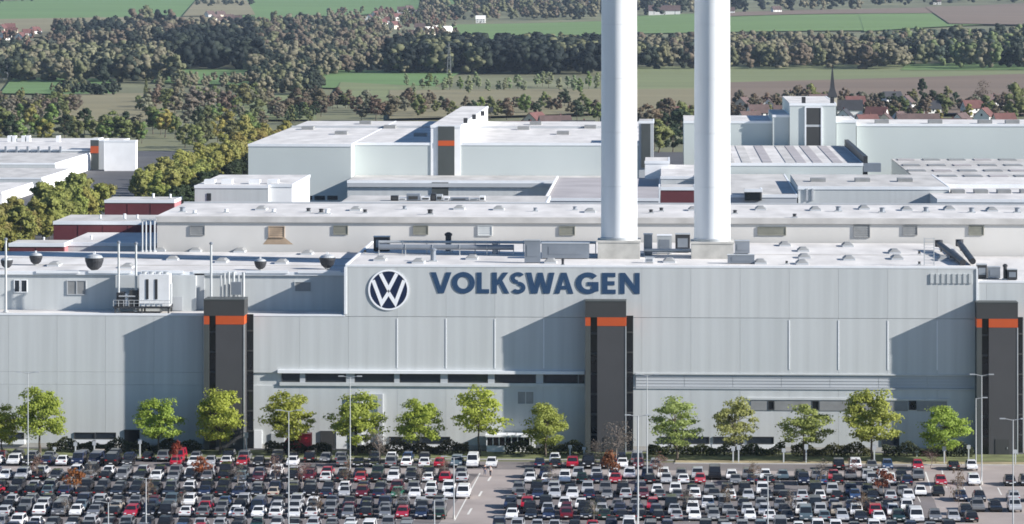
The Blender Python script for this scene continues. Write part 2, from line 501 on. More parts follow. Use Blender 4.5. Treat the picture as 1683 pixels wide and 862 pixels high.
for (a, b) in zip(wins[:-1], wins[1:]):
    part(MB().box(ax(a[1], YF) + .01, ax(b[0], YF) - .01, 599.74, 599.99, Z_BAND0 + .56, Z_BAND1 - .03), 'window_pier', 'cladding_dull')
# grey recessed band east of the middle tower, made of louvre panels
m = MB(); m.box(X_LEDGE0, X_LEDGE1, 599.6, 600.0, Z_BAND1 - 0.0, Z_BAND1 + 0.22); part(m, 'ledge', 'cladding_c')
n = 7
for k in range(n):
    x0 = X_LEDGE0 + (X_LEDGE1 - X_LEDGE0) * k / n; x1 = X_LEDGE0 + (X_LEDGE1 - X_LEDGE0) * (k + 1) / n
    b = MB()
    for j in range(4):
        z = Z_BAND0 + 0.1 + j * 0.5
        b.prismx([(599.82, z), (599.98, z), (599.98, z + 0.46), (599.88, z + 0.46)], x0 + .03, x1 - .03)
    part(b, 'louvre_band', 'cladding_dull')
m = MB(); m.box(X_LEDGE0, X_LEDGE1, 599.62, 600.0, Z_BAND0 - 0.25, Z_BAND0 + 0.02); part(m, 'ledge', 'cladding_dull')

def wall_window(x0, x1, y0, y1, Y=599.75, glass='window_glass', fr='dark_grey', t=0.12, n=1, nm='window', x_lbl=None):
    X_0, X_1 = ax(x0, Y), ax(x1, Y); z1, z0 = az(y0, Y, (x0 + x1) / 2), az(y1, Y, (x0 + x1) / 2)
    f = MB()
    f.box(X_0, X_1, Y - .14, Y + .01, z1 - t, z1).box(X_0, X_1, Y - .14, Y + .01, z0, z0 + t)
    f.box(X_0, X_0 + t, Y - .14, Y + .01, z0 + t + .002, z1 - t - .002).box(X_1 - t, X_1, Y - .14, Y + .01, z0 + t + .002, z1 - t - .002)
    for k in range(1, n):
        xm = X_0 + (X_1 - X_0) * k / n
        f.box(xm - t / 2, xm + t / 2, Y - .138, Y + .01, z0 + t + .002, z1 - t - .002)
    o = part(f, nm, fr)
    p = part(MB().box(X_0 + t * .9, X_1 - t * .9, Y - .06, Y - .012, z0 + t * .9, z1 - t * .9), 'pane', glass)
    p.parent = o; p.location = (0, 0, 0)
    return o
# lower windows, doors and bands of the front
for a in ((1085, 1125), (1126, 1166), (1172, 1222), (1228, 1272), (122, 156), (157, 191), (-6, 40), (640, 690), (692, 740)):
    wall_window(a[0], a[1], 711 if a[0] < 200 else 718, 722 if a[0] < 200 else 730)
    X_0, X_1 = ax(a[0] - 2, YF), ax(a[1] + 2, YF)
    zz = az(726 if a[0] < 200 else 734, YF, a[0])
    part(MB().box(X_0, X_1, 599.35, 599.76, zz - .35, zz + .35), 'window_sill', 'trim')
for a in ((1234, 1262), (1273, 1334), (1347, 1400), (1401, 1492), (1507, 1556)):
    X_0, X_1 = ax(a[0], YF), ax(a[1], YF)
    part(MB().box(X_0, X_1, 599.66, 599.76, az(675, YF, 1370), az(659, YF, 1370)), 'infill_panel', 'grey_grille')
for a in ((1262.5, 1272.5), (1335, 1346), (1494, 1506)):
    wall_window(a[0], a[1], 659, 674, glass='black_glass')
part(MB().box(ax(1228, YF), ax(1560, YF), 599.55, 599.76, az(657.5, YF, 1370), az(654, YF, 1370)), 'window_hood', 'cladding_c')
wall_window(850, 878, 643, 665, glass='grey_grille', fr='cladding_c', n=2)
wall_window(1449, 1478, 718, 733)
# loading gate with a thick grey portal
gx0, gx1 = ax(588, YF), ax(630, YF)
gz = az(647, YF, 610)
o = part(MB().box(gx0, gx1, 599.1, 599.74, gz - .7, gz).box(gx0, gx0 + .7, 599.1, 599.74, 0, gz - .71).box(gx1 - .9, gx1, 599.1, 599.74, 0, gz - .71), 'loading_gate', 'cladding_dull')
g = part(MB().box(gx0 + .72, gx1 - .92, 599.4, 599.7, 0, gz - .72), 'gate_leaf', 'trim'); g.parent = o; g.location = (0, 0, 0)
for a, b, y0, y1, mm in ((553, 572, 707, 740, 'trim'), (418, 431, 707, 740, 'trim'), (205, 230, 706, 740, 'black_glass'), (527, 551, 708, 740, 'dark_grey'), (446, 468, 712, 740, 'cladding_dull')):  # dark grey entry is a shaded opening, shade put into its colour
    o = part(MB().box(ax(a, YF), ax(b, YF), 599.55, 599.76, 0.05, az(y0, YF, a)), 'door', mm)
# set-back wall above the low west wing: windows, panel for a shadow, duct panels
YS = 608.0
for a in ((23, 33, 460, 481), (34, 45, 460, 481)):
    wall_window(*a, Y=YS, fr='trim')
wall_window(110, 142, 461, 485, Y=YS, glass='grey_grille', fr='cladding_dull', n=2)
wall_window(484, 512, 463, 480, Y=YS, glass='grey_grille', fr='cladding_b')
part(MB().box(ax(320, YS), ax(336, YS), 607.7, 607.99, Z_LOW, az(450, YS, 330)), 'door', 'cladding_dull')  # added dull panel standing for a shadow on the wall
for k in range(6):
    a, b = 60 + k * 86, 60 + k * 86 + 70
    part(MB().box(ax(a, YS), ax(b, YS), 607.55, 607.69, az(449, YS, a), az(444.5, YS, a)), 'eaves_panel', 'trim')
part(MB().box(ax(190, 606.6), ax(322, 606.6), 606.5, 607.95, Z_LOW - .1, Z_SET - .55), 'wall_bay', 'cladding_b')
part(MB().box(ax(284, 606.6), ax(300, 606.6), 606.4, 606.49, Z_LOW, Z_LOW + 2.3), 'door', 'cladding_dull')
# vertical ribs of the louvre near the east end
for k in range(8):
    xx = 1529 + k * 9
    part(MB().box(ax(xx, YF), ax(xx + 5, YF), 599.60, 599.76, az(466, YF, xx), az(450, YF, xx)), 'louvre', 'cladding_b')

# skylights on the white roofs (parts of the hall)
sk = MB()
sk.box(-1.0, 1.0, -2.2, 2.2, 0, 0.34, 0)
sk.add([(-0.95, -2.1, .345), (0.95, -2.1, .345), (0.95, 2.1, .345), (-0.95, 2.1, .345), (-.5, -1.6, .75), (.5, -1.6, .75), (.5, 1.6, .75), (-.5, 1.6, .75)],
       [(4, 5, 6, 7), (0, 1, 5, 4), (1, 2, 6, 5), (2, 3, 7, 6), (3, 0, 4, 7)], 1)
skm = sk.mesh('skylight', ['cladding_dull', 'grey_grille'])
def skylights(pts, z, parent, o=HO):
    for x, y in pts:
        X, Y = onz(x, y, z)
        link('skylight', skm, parent, (X + o[0], Y + o[1], z - 0.06))
skylights([(1320, 413), (1322, 424), (1318, 434), (1393, 405), (1395, 427), (1470, 416), (1474, 426), (1250, 433), (1550, 428), (1100, 431), (625, 428), (688, 432), (776, 426), (905, 432), (1290, 404)], Z_UP - 0.1, hall)
skylights([(265, 412), (323, 413), (395, 414), (480, 410), (463, 433), (285, 427), (365, 431), (90, 437), (505, 418), (560, 408), (210, 440)], Z_SET - 0.05, hall)

# low kerbs and membrane seams on the roofs
for z, x0, x1, Ys, mm in ((Z_UP - .1, XU + 1, XR - 1, (626.0,), 'roof_pale'), (Z_SET - .05, XW, XU - 1, (622.0, 638.0), 'roof_pale')):
    for Y in Ys: part(MB().box(x0, x1, Y, Y + .35, z + .002, z + .12), 'roof_kerb', mm)
# ------------------------------------------------------------------ stair towers
def stair_tower(xl, label):
    X = ax(xl, 596.7)
    W = 6.65
    t = thing('stair_tower', label, 'stair tower', (X, 600, 0), 0, 'dark stair towers on the hall front')
    zt, zo1, zo0 = 24.7, 22.15, 20.75
    F = -3.65
    def p(mb, n, mm): return mb.build(n, mm, t)
    p(MB().box(1.95, W, F, 1.5, 0, zo0 - .01), 'shaft', 'tower_grey')
    p(MB().box(0, 0.85, F, 1.5, 0, zo0 - .01), 'shaft', 'far_tower')
    p(MB().box(-0.02, W + .02, F - .02, 1.5, zo1 + .01, zt), 'head', 'dark_grey')
    p(MB().box(-.05, W + .05, F - .06, 1.52, zt + .002, zt + .16), 'coping', 'far_tower')
    p(MB().box(0.0, .85, F + .01, 1.48, zo0, zo1), 'orange_band', 'orange')
    p(MB().box(1.95, W + .01, F - .03, 1.48, zo0, zo1), 'orange_band', 'orange')
    p(MB().box(.855, 1.945, F + .5, 1.4, 0.0, zo1), 'slit_glazing', 'black_glass')
    for k in range(6):
        z = 2.8 + 3.3 * k
        p(MB().box(.856, 1.944, F + .3, F + .49, z, z + .35), 'spandrel', 'dark_grey')
    p(MB().box(W - .12, W + .06, F - .05, F + .12, 0, zo0 - .02), 'corner_trim', 'galv')
    g = p(MB().box(W + .06, W + 1.15, -0.42, -.1, 0, zo1), 'side_glazing', 'black_glass')
    for k in range(6):
        z = 2.8 + 3.3 * k
        MB().box(W + .06, W + 1.15, -.5, -.43, z, z + .25).build('transom', 'dark_grey', g)
    d = p(MB().box(3.0, 5.2, F - .06, F + .02, 0.02, 2.6), 'door', 'dark_grey')
    MB().box(4.9, 5.0, F - .14, F - .061, 1.0, 1.3).build('handle', 'galv', d)
    return t
stair_tower(335.5, 'dark grey stair tower with orange stripe rising above the low wing roof')
stair_tower(962, 'dark grey stair tower with orange stripe, below the last letters of the lettering')
stair_tower(1605, 'dark grey stair tower with orange stripe by the half empty lot corner')

# ------------------------------------------------------------------ lettering and round emblem on the front
sgn = thing('lettering_sign', 'huge dark blue capital letters spelling a name across the hall front', 'sign', (0, 599.7, 0))
LT, LB = az(448.5, 599.5, 880), az(483.0, 599.5, 880)
LH = LT - LB
def letter(name, polys, x0, x1, proud=False):
    """polygons in a unit box, one mesh"""
    b = MB()
    A, B = ax(x0, 599.5), ax(x1, 599.5)
    for i, p in enumerate(polys):
        b.prism([(A + (B - A) * u, LB + LH * v) for u, v in p], -0.02 - (0.006 * (i - len(polys) + 3) if proud and i >= len(polys) - 2 else 0), 0.045)
    return b.build(name, 'sign_navy', sgn)
def arc_strip(cx, cy, rx, ry, tx, ty, a0, a1, n):
    """quads of a thick arc"""
    out = []
    for k in range(n):
        q = []
        for a, r in ((a0 + (a1 - a0) * k / n, 1), (a0 + (a1 - a0) * (k + 1) / n, 1)):
            q.append((a, r))
        a, c = R(q[0][0]), R(q[1][0])
        o0 = (cx + rx * math.cos(a), cy + ry * math.sin(a)); o1 = (cx + rx * math.cos(c), cy + ry * math.sin(c))
        i0 = (cx + (rx - tx) * math.cos(a), cy + (ry - ty) * math.sin(a)); i1 = (cx + (rx - tx) * math.cos(c), cy + (ry - ty) * math.sin(c))
        out.append([o0, o1, i1, i0] if a1 > a0 else [o1, o0, i0, i1])
    return out
letter('letter_v', [[(0, 1), (.36, 0), (.64, 0), (1, 1), (.74, 1), (.5, .27), (.26, 1)]], 707.5, 742)
letter('letter_o', arc_strip(.5, .5, .5, .52, .24, .235, 0, 360, 28), 742.5, 780.5)
letter('letter_l', [[(0, 0), (1, 0), (1, .2), (.40, .2), (.40, 1), (0, 1)]], 783.5, 804)
letter('letter_k', [[(0, 0), (.30, 0), (.30, .36), (.42, .47), (.72, 0), (1.04, 0), (.62, .62), (.98, 1), (.66, 1), (.30, .60), (.30, 1), (0, 1)]], 808.5, 836)
spts = arc_strip(.5, .735, .47, .285, .27, .185, 35, 270, 14) + [[(p[0], p[1]) for p in q] for q in arc_strip(.5, .275, .49, .295, .27, .20, 90, -145, 14)]
letter('letter_s', spts, 838.5, 864)
letter('letter_w', [[(0, 1), (.17, 0), (.40, 0), (.5, .52), (.60, 0), (.83, 0), (1, 1), (.81, 1), (.705, .36), (.585, 1), (.415, 1), (.295, .36), (.19, 1)]], 864.5, 911.5)
letter('letter_a', [[(0, 0), (.27, 0), (.5, .72), (.73, 0), (1, 0), (.64, 1), (.36, 1)], [(.345, .20), (.655, .20), (.60, .375), (.40, .375)]], 911, 942.5)
letter('letter_g', arc_strip(.52, .5, .52, .52, .25, .225, 42, 318, 22) + [[(.68, .10), (.97, .12), (.97, .56), (.68, .56)], [(.50, .38), (.678, .38), (.678, .56), (.50, .56)]], 946, 985, True)
letter('letter_e', [[(0, 0), (1, 0), (1, .20), (.40, .20), (.40, .41), (.92, .41), (.92, .60), (.40, .60), (.40, .80), (.98, .80), (.98, 1), (0, 1)]], 989.5, 1012)
letter('letter_n', [[(0, 0), (.25, 0), (.25, .62), (.74, 0), (1, 0), (1, 1), (.75, 1), (.75, .39), (.27, 1), (0, 1)]], 1018.5, 1051.5)

lx, lz = at(638.5, 477, 599.5)
emb = thing('round_emblem', 'round navy and white emblem left of the blue lettering', 'emblem', (lx, 599.74, lz))
RR = 3.36
def disc(b, r, y0, y1, n=48): b.prism([(r * math.cos(2 * math.pi * k / n), r * math.sin(2 * math.pi * k / n)) for k in range(n)], y0, y1)
b = MB(); disc(b, RR * .97, -.05, -.005); b.build('backing_drum', 'dark_grey', emb)
b = MB(); disc(b, RR * .93, -.075, -.052); b.build('disc', 'logo_navy', emb)
b = MB()
for q in arc_strip(0, 0, RR, RR, RR * .085, RR * .085, 0, 360, 48): b.prism(q, -.12, -.04)
b.build('ring', 'sign_white', emb)
def stroke(name, pts, wd):
    """a mitred band along a polyline in the emblem's plane"""
    b = MB(); P = [Vector(p) * RR for p in pts]; L, Q = [], []
    for i, p in enumerate(P):
        d0 = (P[i] - P[i - 1]).normalized() if i else (P[1] - P[0]).normalized()
        d1 = (P[i + 1] - P[i]).normalized() if i < len(P) - 1 else d0
        n0 = Vector((-d0.y, d0.x)); n1 = Vector((-d1.y, d1.x)); mm = (n0 + n1).normalized()
        k = wd / max(0.35, mm.dot(n0))
        L.append(p + mm * k); Q.append(p - mm * k)
    for i in range(len(P) - 1):
        b.prism([tuple(Q[i]), tuple(Q[i + 1]), tuple(L[i + 1]), tuple(L[i])], -.11, -.078)
    return b.build(name, 'sign_white', emb)
stroke('letter_v', [(-.40, .80), (0, .03), (.40, .80)], .30)
stroke('letter_w', [(-.76, .47), (-.335, -.66), (0, -.14), (.335, -.66), (.76, .47)], .30)

# ------------------------------------------------------------------ chimneys
def chimney(xc, yb, label, plinth_px):
    zr = Z_UP - 0.1
    X, Y0 = onz(xc, 426, zr)
    Yc = Y0 + 3.6
    Xc = ax(xc, Yc)
    zp = az(yb, Yc - 3.1, xc)
    t = thing('chimney', label, 'chimney', (Xc, Yc, zr), 0, 'tall white factory chimneys')
    r = 29.6 * Yc / FPX
    MB().box(-3.55, 3.55, -3.6, 3.6, 0, zp - zr - .3).build('plinth', 'concrete', t)
    MB().box(-3.65, 3.65, -3.7, 3.7, zp - zr - .298, zp - zr).build('plinth_cap', 'concrete', t)
    H = 88 - zp
    z = zp - zr + .002
    n = 6
    for k in range(n):
        z1 = z + H / n
        rr = r * (1 - 0.004 * k)
        b = MB(); b.lathe((0, 0, 0), [(rr, z), (rr, z1 - .02)], 64); b.f = b.f[:-2]; b.mi = b.mi[:-2]
        b.add([(rr * math.cos(2 * math.pi * q / 64), rr * math.sin(2 * math.pi * q / 64), z1 - .02) for q in range(64)], [tuple(range(64))])
        b.build('shaft', 'chimney_paint', t)
        z = z1
    for o in t.children:
        if o.name.startswith('shaft'):
            me = o.data
            for p in me.polygons: p.use_smooth = abs(p.normal.z) < 0.5
    MB().lathe((0, 0, 0), [(r + .12, zp - zr + .004), (r + .12, zp - zr + .35), (r + .01, zp - zr + .5)], 48).build('foot_ring', 'galv', t)
    return t
chimney(1017.5, 396, 'tall white chimney standing behind the last letters of the lettering', None)
chimney(1170.5, 398, 'tall white chimney whose plinth is half in shadow, farther from the lettering', None)
# ------------------------------------------------------------------ equipment on the near roofs
def roof_fan(x, y, rpx, z, label):
    X, Y = onz(x, y + rpx * .8, z)
    s = rpx / 10.0
    t = thing('roof_fan', label, 'roof fan', (X, Y, z), 0, 'dark roof fans along the west roof edge')
    MB().lathe((0, 0, 0), [(.3 * s, 0), (.35 * s, .15 * s)], 20).build('stem', 'galv', t)
    MB().lathe((0, 0, 0), [(.4 * s, .152 * s), (.8 * s, .5 * s), (1.04 * s, 1.15 * s), (1.06 * s, 1.5 * s)], 20).build('bowl', 'duct_dark', t)
    MB().lathe((0, 0, 0), [(1.0 * s, 1.502 * s), (.80 * s, 1.75 * s), (.35 * s, 1.9 * s)], 20).build('cap', 'galv', t)
    MB().box(-.12 * s, .12 * s, -.12 * s, .12 * s, 1.902 * s, 2.2 * s).build('motor_box', 'machine_white', t)
    return t
roof_fan(11, 434, 10, Z_SET, 'dark bowl roof fan on the roof edge beside the tall thin mast')
roof_fan(59, 427, 11, Z_SET, 'dark bowl roof fan in front of the smallest maroon roof block')
roof_fan(155, 434, 15, Z_SET, 'largest dark bowl roof fan, above the white cooling unit')
roof_fan(428, 436, 10, Z_SET, 'small dark bowl roof fan between the pipe cluster and the emblem')
roof_fan(538, 432, 13, Z_SET, 'dark bowl roof fan at the corner next to the emblem')

def roof_mast(x, ytop, ybot, Y, label, r=.22, mm='galv'):
    X = ax(x, Y); z1, z0 = az(ytop, Y, x), az(ybot, Y, x)
    t = thing('flue_pipe', label, 'pipe', (X, Y, z0), 0, 'thin flue pipes on the low wing roof')
    MB().tube((0, 0, 0), (0, 0, z1 - z0), r, r * .8, 10).build('pipe', mm, t)
    MB().lathe((0, 0, 0), [(r * 2.1, 0), (r * 2.1, .12), (r * 1.05, .3)], 10).build('flange', 'galv', t)
    MB().lathe((0, 0, z1 - z0 - .02), [(r * 1.3, 0), (r * 1.5, .25), (.05, .45)], 10).build('cap', 'duct', t)
    return t
ZD = Z_LOW - .1
def roof_y(x, y): return onz(x, y, ZD)[1]
roof_mast(9.5, 395, 513, 602.5, 'tall thin mast near the end of the low wing')
roof_mast(195, 400, 512, 603.2, 'thin pipe rising from the dark end of the cooling platform')
roof_mast(223.5, 402, 512, 602.9, 'thin pipe rising between the machinery and the white cooling unit')
roof_mast(347, 402, 513, 604.5, 'thin pipe rising behind the stair tower of the low wing')
# cooling platform with unit
X0c, Yc = ax(190, 603), 603.5
pf = thing('cooling_platform', 'black steel platform on legs carrying the white cooling unit', 'platform', (0, Yc, ZD))
zpf = az(503, 603, 230) - ZD
xa, xb = ax(188, 603), ax(281, 603)
MB().box(xa, xb, -1.6, 2.2, zpf - .35, zpf).build('deck', 'duct_dark', pf)
for xx in (xa + .3, (xa + xb) / 2, xb - .3):
    for yy in (-1.4, 2.0): MB().box(xx - .12, xx + .12, yy - .12, yy + .12, 0, zpf - .352).build('leg', 'dark_grey', pf)
rl = MB()
for xx in np.linspace(xa, xb, 12): rl.tube((xx, -1.58, zpf), (xx, -1.58, zpf + 1.0), .04, n=5)
rl.tube((xa, -1.58, zpf + 1.0), (xb, -1.58, zpf + 1.0), .05, n=5); rl.tube((xa, -1.58, zpf + .5), (xb, -1.58, zpf + .5), .04, n=5)
rl.build('railing', 'galv', pf)
xa, xb = ax(230, 603), ax(279, 603); zt = az(451, 603, 250) - ZD - zpf
cu = thing('cooling_unit', 'white boxy cooling unit with dark vertical slots on the black platform', 'cooling unit', (xa, Yc, ZD + zpf + .002))
W = xb - xa
MB().box(0, W, -1.2, 1.6, 0, zt).build('casing', 'machine_white', cu)
for k in (.22, .52):
    MB().box(W * k, W * k + .45, -1.26, -1.202, zt * .22, zt * .85).build('slot', 'duct_dark', cu)
MB().box(0.05, W - .05, -1.255, -1.203, zt * .48, zt * .54).build('rail', 'galv', cu) if False else None
for k in range(4):
    MB().lathe((W * (.14 + .24 * k), .2, zt + .002), [(.45, 0), (.5, .35), (.42, .4)], 14).build('fan_ring', 'galv', cu)
MB().box(W, W + .25, -.8, 1.0, .3, zt * .7).build('side_box', 'galv', cu)
mc = thing('pump_set', 'dark pumps and pale tanks on the end of the black platform', 'machinery', (ax(191, 603), Yc, ZD + zpf + .002))
Wm = ax(226, 603) - ax(191, 603)
MB().box(.1, 1.3, -.9, 1.2, 0, 2.2).build('pump_housing', 'duct_dark', mc)
MB().tube((1.75, -.4, 0), (1.75, -.4, 2.0), .38, n=12).build('tank', 'machine_white', mc)
MB().box(2.25, Wm, -.9, 1.2, 0, 2.6).build('control_box', 'dark_grey', mc)
MB().tube((.5, -.95, 1.6), (Wm - .3, -.95, 1.6), .14, n=8).build('pipe', 'galv', mc)
# vertical pipe cluster
pcx = ax(360, 606)
pc = thing('pipe_cluster', 'cluster of upright grey pipes and ducts beside the low wing stair tower', 'pipes', (pcx, 606, ZD))
for k, (x, yt, r) in enumerate(((363, 452, .16), (369, 449, .2), (376, 447, .22), (384, 447, .24), (392, 452, .2), (400, 448, .26))):
    MB().tube((ax(x, 606) - pcx, 0, 0), (ax(x, 606) - pcx, 0, az(yt, 606, x) - ZD), r, n=10).build('pipe', 'galv', pc)
MB().box(ax(381, 606) - pcx, ax(398, 606) - pcx, -1.2, -.4, az(484, 606, 390) - ZD, az(463, 606, 390) - ZD).build('duct_box', 'duct', pc)
MB().box(ax(358, 606) - pcx, ax(404, 606) - pcx, -1.3, .6, .0, .35).build('base_frame', 'galv', pc)
# small plant boxes on the low deck
def plant_box(x0, x1, y0, y1, z, label, mm='machine_white', depth=2.2, name='plant_box', cat='roof unit', top=True, group=None):
    X, Y = onz((x0 + x1) / 2, y1, z)
    a, b = ax(x0, Y), ax(x1, Y); h = az(y0, Y, (x0 + x1) / 2) - z
    t = thing(name, label, cat, ((a + b) / 2, Y, z), 0, group)
    W = (b - a) / 2
    MB().box(-W, W, 0, depth, .12, h).build('casing', mm, t)
    MB().box(-W - .06, W + .06, -.06, depth + .06, h + .001, h + .1).build('lid', 'galv' if mm != 'galv' else 'trim', t)
    MB().box(-W * .7, W * .7, -.05, -.002, h * .3, h * .8).build('grille', 'duct', t)
    MB().box(-W * .8, W * .8, .1, depth - .1, 0, .118).build('skid', 'duct_dark', t)
    return t
plant_box(284, 300, 492, 508, ZD, 'small dark box at the end of the black platform', 'duct_dark', 1.5)
plant_box(300, 317, 478, 508, ZD, 'slim white cabinet between the cooling unit and the shadowed wall strip', 'machine_white', 1.2)

# long ducts on the upper roof
ZR = Z_UP - .1
def duct(x0, x1, yc, rpx, ybase, label, mm, name='roof_duct', posts=(), elbows=True, group='long ducts on the upper roof'):
    X, Y = onz((x0 + x1) / 2, ybase, ZR)
    a, b = ax(x0, Y), ax(x1, Y); zc = az(yc, Y, (x0 + x1) / 2); r = rpx * Y / FPX
    t = thing(name, label, 'duct', (a, Y, ZR), 0, group)
    h = zc - ZR; L = b - a
    n = max(2, int(L / 4))
    for k in range(n):
        MB().tube((L * k / n + .02, 0, h), (L * (k + 1) / n - .02, 0, h), r, n=12).build('duct_section', mm, t)
    for k in range(n + 1):
        x = min(max(L * k / n, .1), L - .1)
        MB().box(x - .08, x + .08, -.25, .25, 0, h - r - .0).build('support', 'galv', t)
        if 0 < k < n: MB().tube((x - .05, 0, h), (x + .05, 0, h), r + .1, n=12).build('flange', 'galv', t)
    return t
duct(622, 980, 398.5, 2.4, 418, 'thin pale pipe, the upper of two pipes running to the chimney', 'galv')
duct(622, 845, 406.5, 4.6, 420, 'thick dark duct, the lower of two pipes in front of the chimney', 'duct')
plant_box(614, 640, 390, 414, ZR, 'black fan housing at the free end of the long ducts', 'duct_dark', 2.0, name='fan_housing')
plant_box(890, 968, 401, 426, ZR, 'long shadow toned air handling unit in front of the first chimney', 'duct', 3.0, name='air_handling_unit')  # casing tone carries the shadow that lies on the unit
def vent_stack(x, y0, y1, rpx, label, mm='duct_dark', z=None, group='upright vent stacks on the upper roof'):
    z = ZR if z is None else z
    X, Y = onz(x, y1, z); h = az(y0, Y, x) - z; r = rpx * Y / FPX
    t = thing('vent_stack', label, 'vent', (X, Y, z), 0, group)
    MB().tube((0, 0, .0), (0, 0, h * .82), r, n=12).build('pipe', mm, t)
    MB().lathe((0, 0, h * .822), [(r * 1.25, 0), (r * 1.3, h * .1), (r * .5, h * .178)], 12).build('cowl', mm, t)
    MB().box(-r * 1.5, r * 1.5, -r * 1.5, r * 1.5, 0, .2).build('curb', 'galv', t)
    return t
vent_stack(737, 382, 414, 5, 'black upright vent sticking up above the long ducts')
vent_stack(712, 408, 430, 4.5, 'grey stub vent in front of the long ducts', 'duct')
vent_stack(814, 397, 420, 5, 'grey upright vent midway along the thick dark duct', 'duct')
plant_box(862, 888, 396, 433, ZR, 'tall flat blue grey panel box at the front roof edge', 'duct', 1.2, name='panel_box')
vent_stack(925, 426, 437, 2.2, 'tiny dark vent at the roof edge under the air handling unit')
# machinery between and beside the chimneys
plant_box(1058, 1072, 386, 420, ZR, 'upright grey machine right beside the first chimney plinth', 'duct', 2.0, name='roof_machine')
plant_box(1080, 1104, 388, 418, ZR, 'pale machine between the two chimneys', 'galv', 2.5, name='roof_machine')
plant_box(1110, 1134, 386, 416, ZR, 'dark topped machine touching the second chimney plinth', 'duct_dark', 2.5, name='roof_machine')
duct(1058, 1138, 412, 3.0, 421, 'short pale pipe between the two chimney plinths', 'galv', group=None)
plant_box(1206, 1242, 379, 394, ZR + .02, 'pale fan box beyond the second chimney', 'machine_white', 2.5, name='roof_machine')
plant_box(1208, 1232, 397, 418, ZR + .02, 'dark open frame machine beside the second chimney', 'duct', 2.0, name='roof_machine')
plant_box(1196, 1240, 420, 434, ZR, 'low dark box at the roof edge below the second chimney', 'duct', 1.5, name='roof_machine')
plant_box(1060, 1075, 424, 433, ZR, 'low pale box at the roof edge between chimneys', 'machine_white', 1.2, name='roof_machine')
# inclined conveyor ducts at the east end
def sloped(x0, y0, x1, y1, yb0, yb1, wpx, label):
    A = onz(x0, yb0, ZR); B = onz(x1, yb1, ZR)
    za, zb = az(y0, A[1], x0), az(y1, B[1], x1)
    t = thing('inclined_duct', label, 'duct', (A[0], A[1], ZR), 0, 'dark inclined ducts at the east roof end')
    d = Vector((B[0] - A[0], B[1] - A[1], zb - za)); r = wpx * A[1] / FPX
    n = 5
    for k in range(n):
        p = Vector((0, 0, za - ZR)) + d * (k / n); q = Vector((0, 0, za - ZR)) + d * ((k + .96) / n)
        MB().tube(p, q, r, n=10).build('duct_section', 'duct_dark', t)
    for k in (0, 2, 4):
        p = Vector((0, 0, za - ZR)) + d * (k / n + .1)
        if p.z - r * .9 > .15: MB().box(p.x - .12, p.x + .12, p.y - .12, p.y + .12, 0, p.z - r * .9).build('support', 'dark_grey', t)
    MB().lathe((0, 0, za - ZR - r), [(r * 1.3, 0), (r * 1.3, r * 2.2)], 10).build('head_box', 'duct_dark', t)
    return t
sloped(1543, 401, 1583, 432, 412, 437, 5, 'dark inclined duct, the nearer to the lettering of two')
sloped(1577, 400, 1599, 430, 410, 437, 5, 'dark inclined duct, the farther from the lettering of two')
plant_box(1606, 1622, 436, 459, Z_EAST - .1, 'dark plant box against the step of the roof', 'duct_dark', 2.0)
plant_box(1624, 1644, 440, 459, Z_EAST - .1, 'grey plant box beside the roof step', 'duct', 2.0)
vent_stack(1652, 434, 460, 3.2, 'dark vent leaning out beyond the roof step', z=Z_EAST - .1)
plant_box(1656, 1672, 444, 461, Z_EAST - .1, 'outermost small dark box on the east roof', 'duct_dark', 1.5)
# slim access frame
lf = thing('access_frame', 'slim steel access frame standing at the upper roof edge', 'frame', (*onz(1527, 437, ZR), ZR))
for dx in (-.8, .8): MB().box(dx - .07, dx + .07, -.07, .07, 0, 4.6).build('post', 'galv', lf)
for k in range(9): MB().box(-.728, .728, -.05, .05, .4 + .5 * k, .47 + .5 * k).build('rung', 'galv', lf)
for k, (x, y) in enumerate(((1511, 419), (1511, 436), (1293, 435), (600, 417))):
    vent_stack(x, y - 6, y, 2.0, ['tiny dark vent by the access frame, farther back', 'tiny dark vent at the roof edge by the access frame', 'tiny dark vent at the roof edge under three skylights', 'tiny dark vent beside the black fan housing'][k], 'dark_grey')

# ------------------------------------------------------------------ the second hall, behind
Y2 = 656.0
x2a = ax(258, Y2); z2 = az(362, Y2, 900); ztop2 = az(357, Y2, 900)
h2 = thing('long_hall', 'long cream grey hall with grey grille windows behind the chimneys', 'factory hall', (0, Y2, 0))
def p2(mb, n, mm, par=None):
    o = mb.build(n, mm, h2, (0, -Y2, 0)) if par is None else mb.build(n, mm, par)
    return o
p2(MB().box(x2a, XE + 10, Y2, 694, 0, z2), 'wall', 'roof_cream')
p2(MB().box(x2a - .2, XE + 10, Y2 - .3, 693.8, z2 + .002, ztop2), 'roof', 'roof_white')
p2(MB().box(x2a - .2, XE + 10, 694.0, 694.6, z2 - .6, az(333.5, 694, 900)), 'parapet', 'cladding_dull')
p2(MB().box(x2a - .22, XE + 10, Y2 - .34, Y2 - .302, z2 - .55, ztop2 - .1), 'eaves_fascia', 'roof_pale')
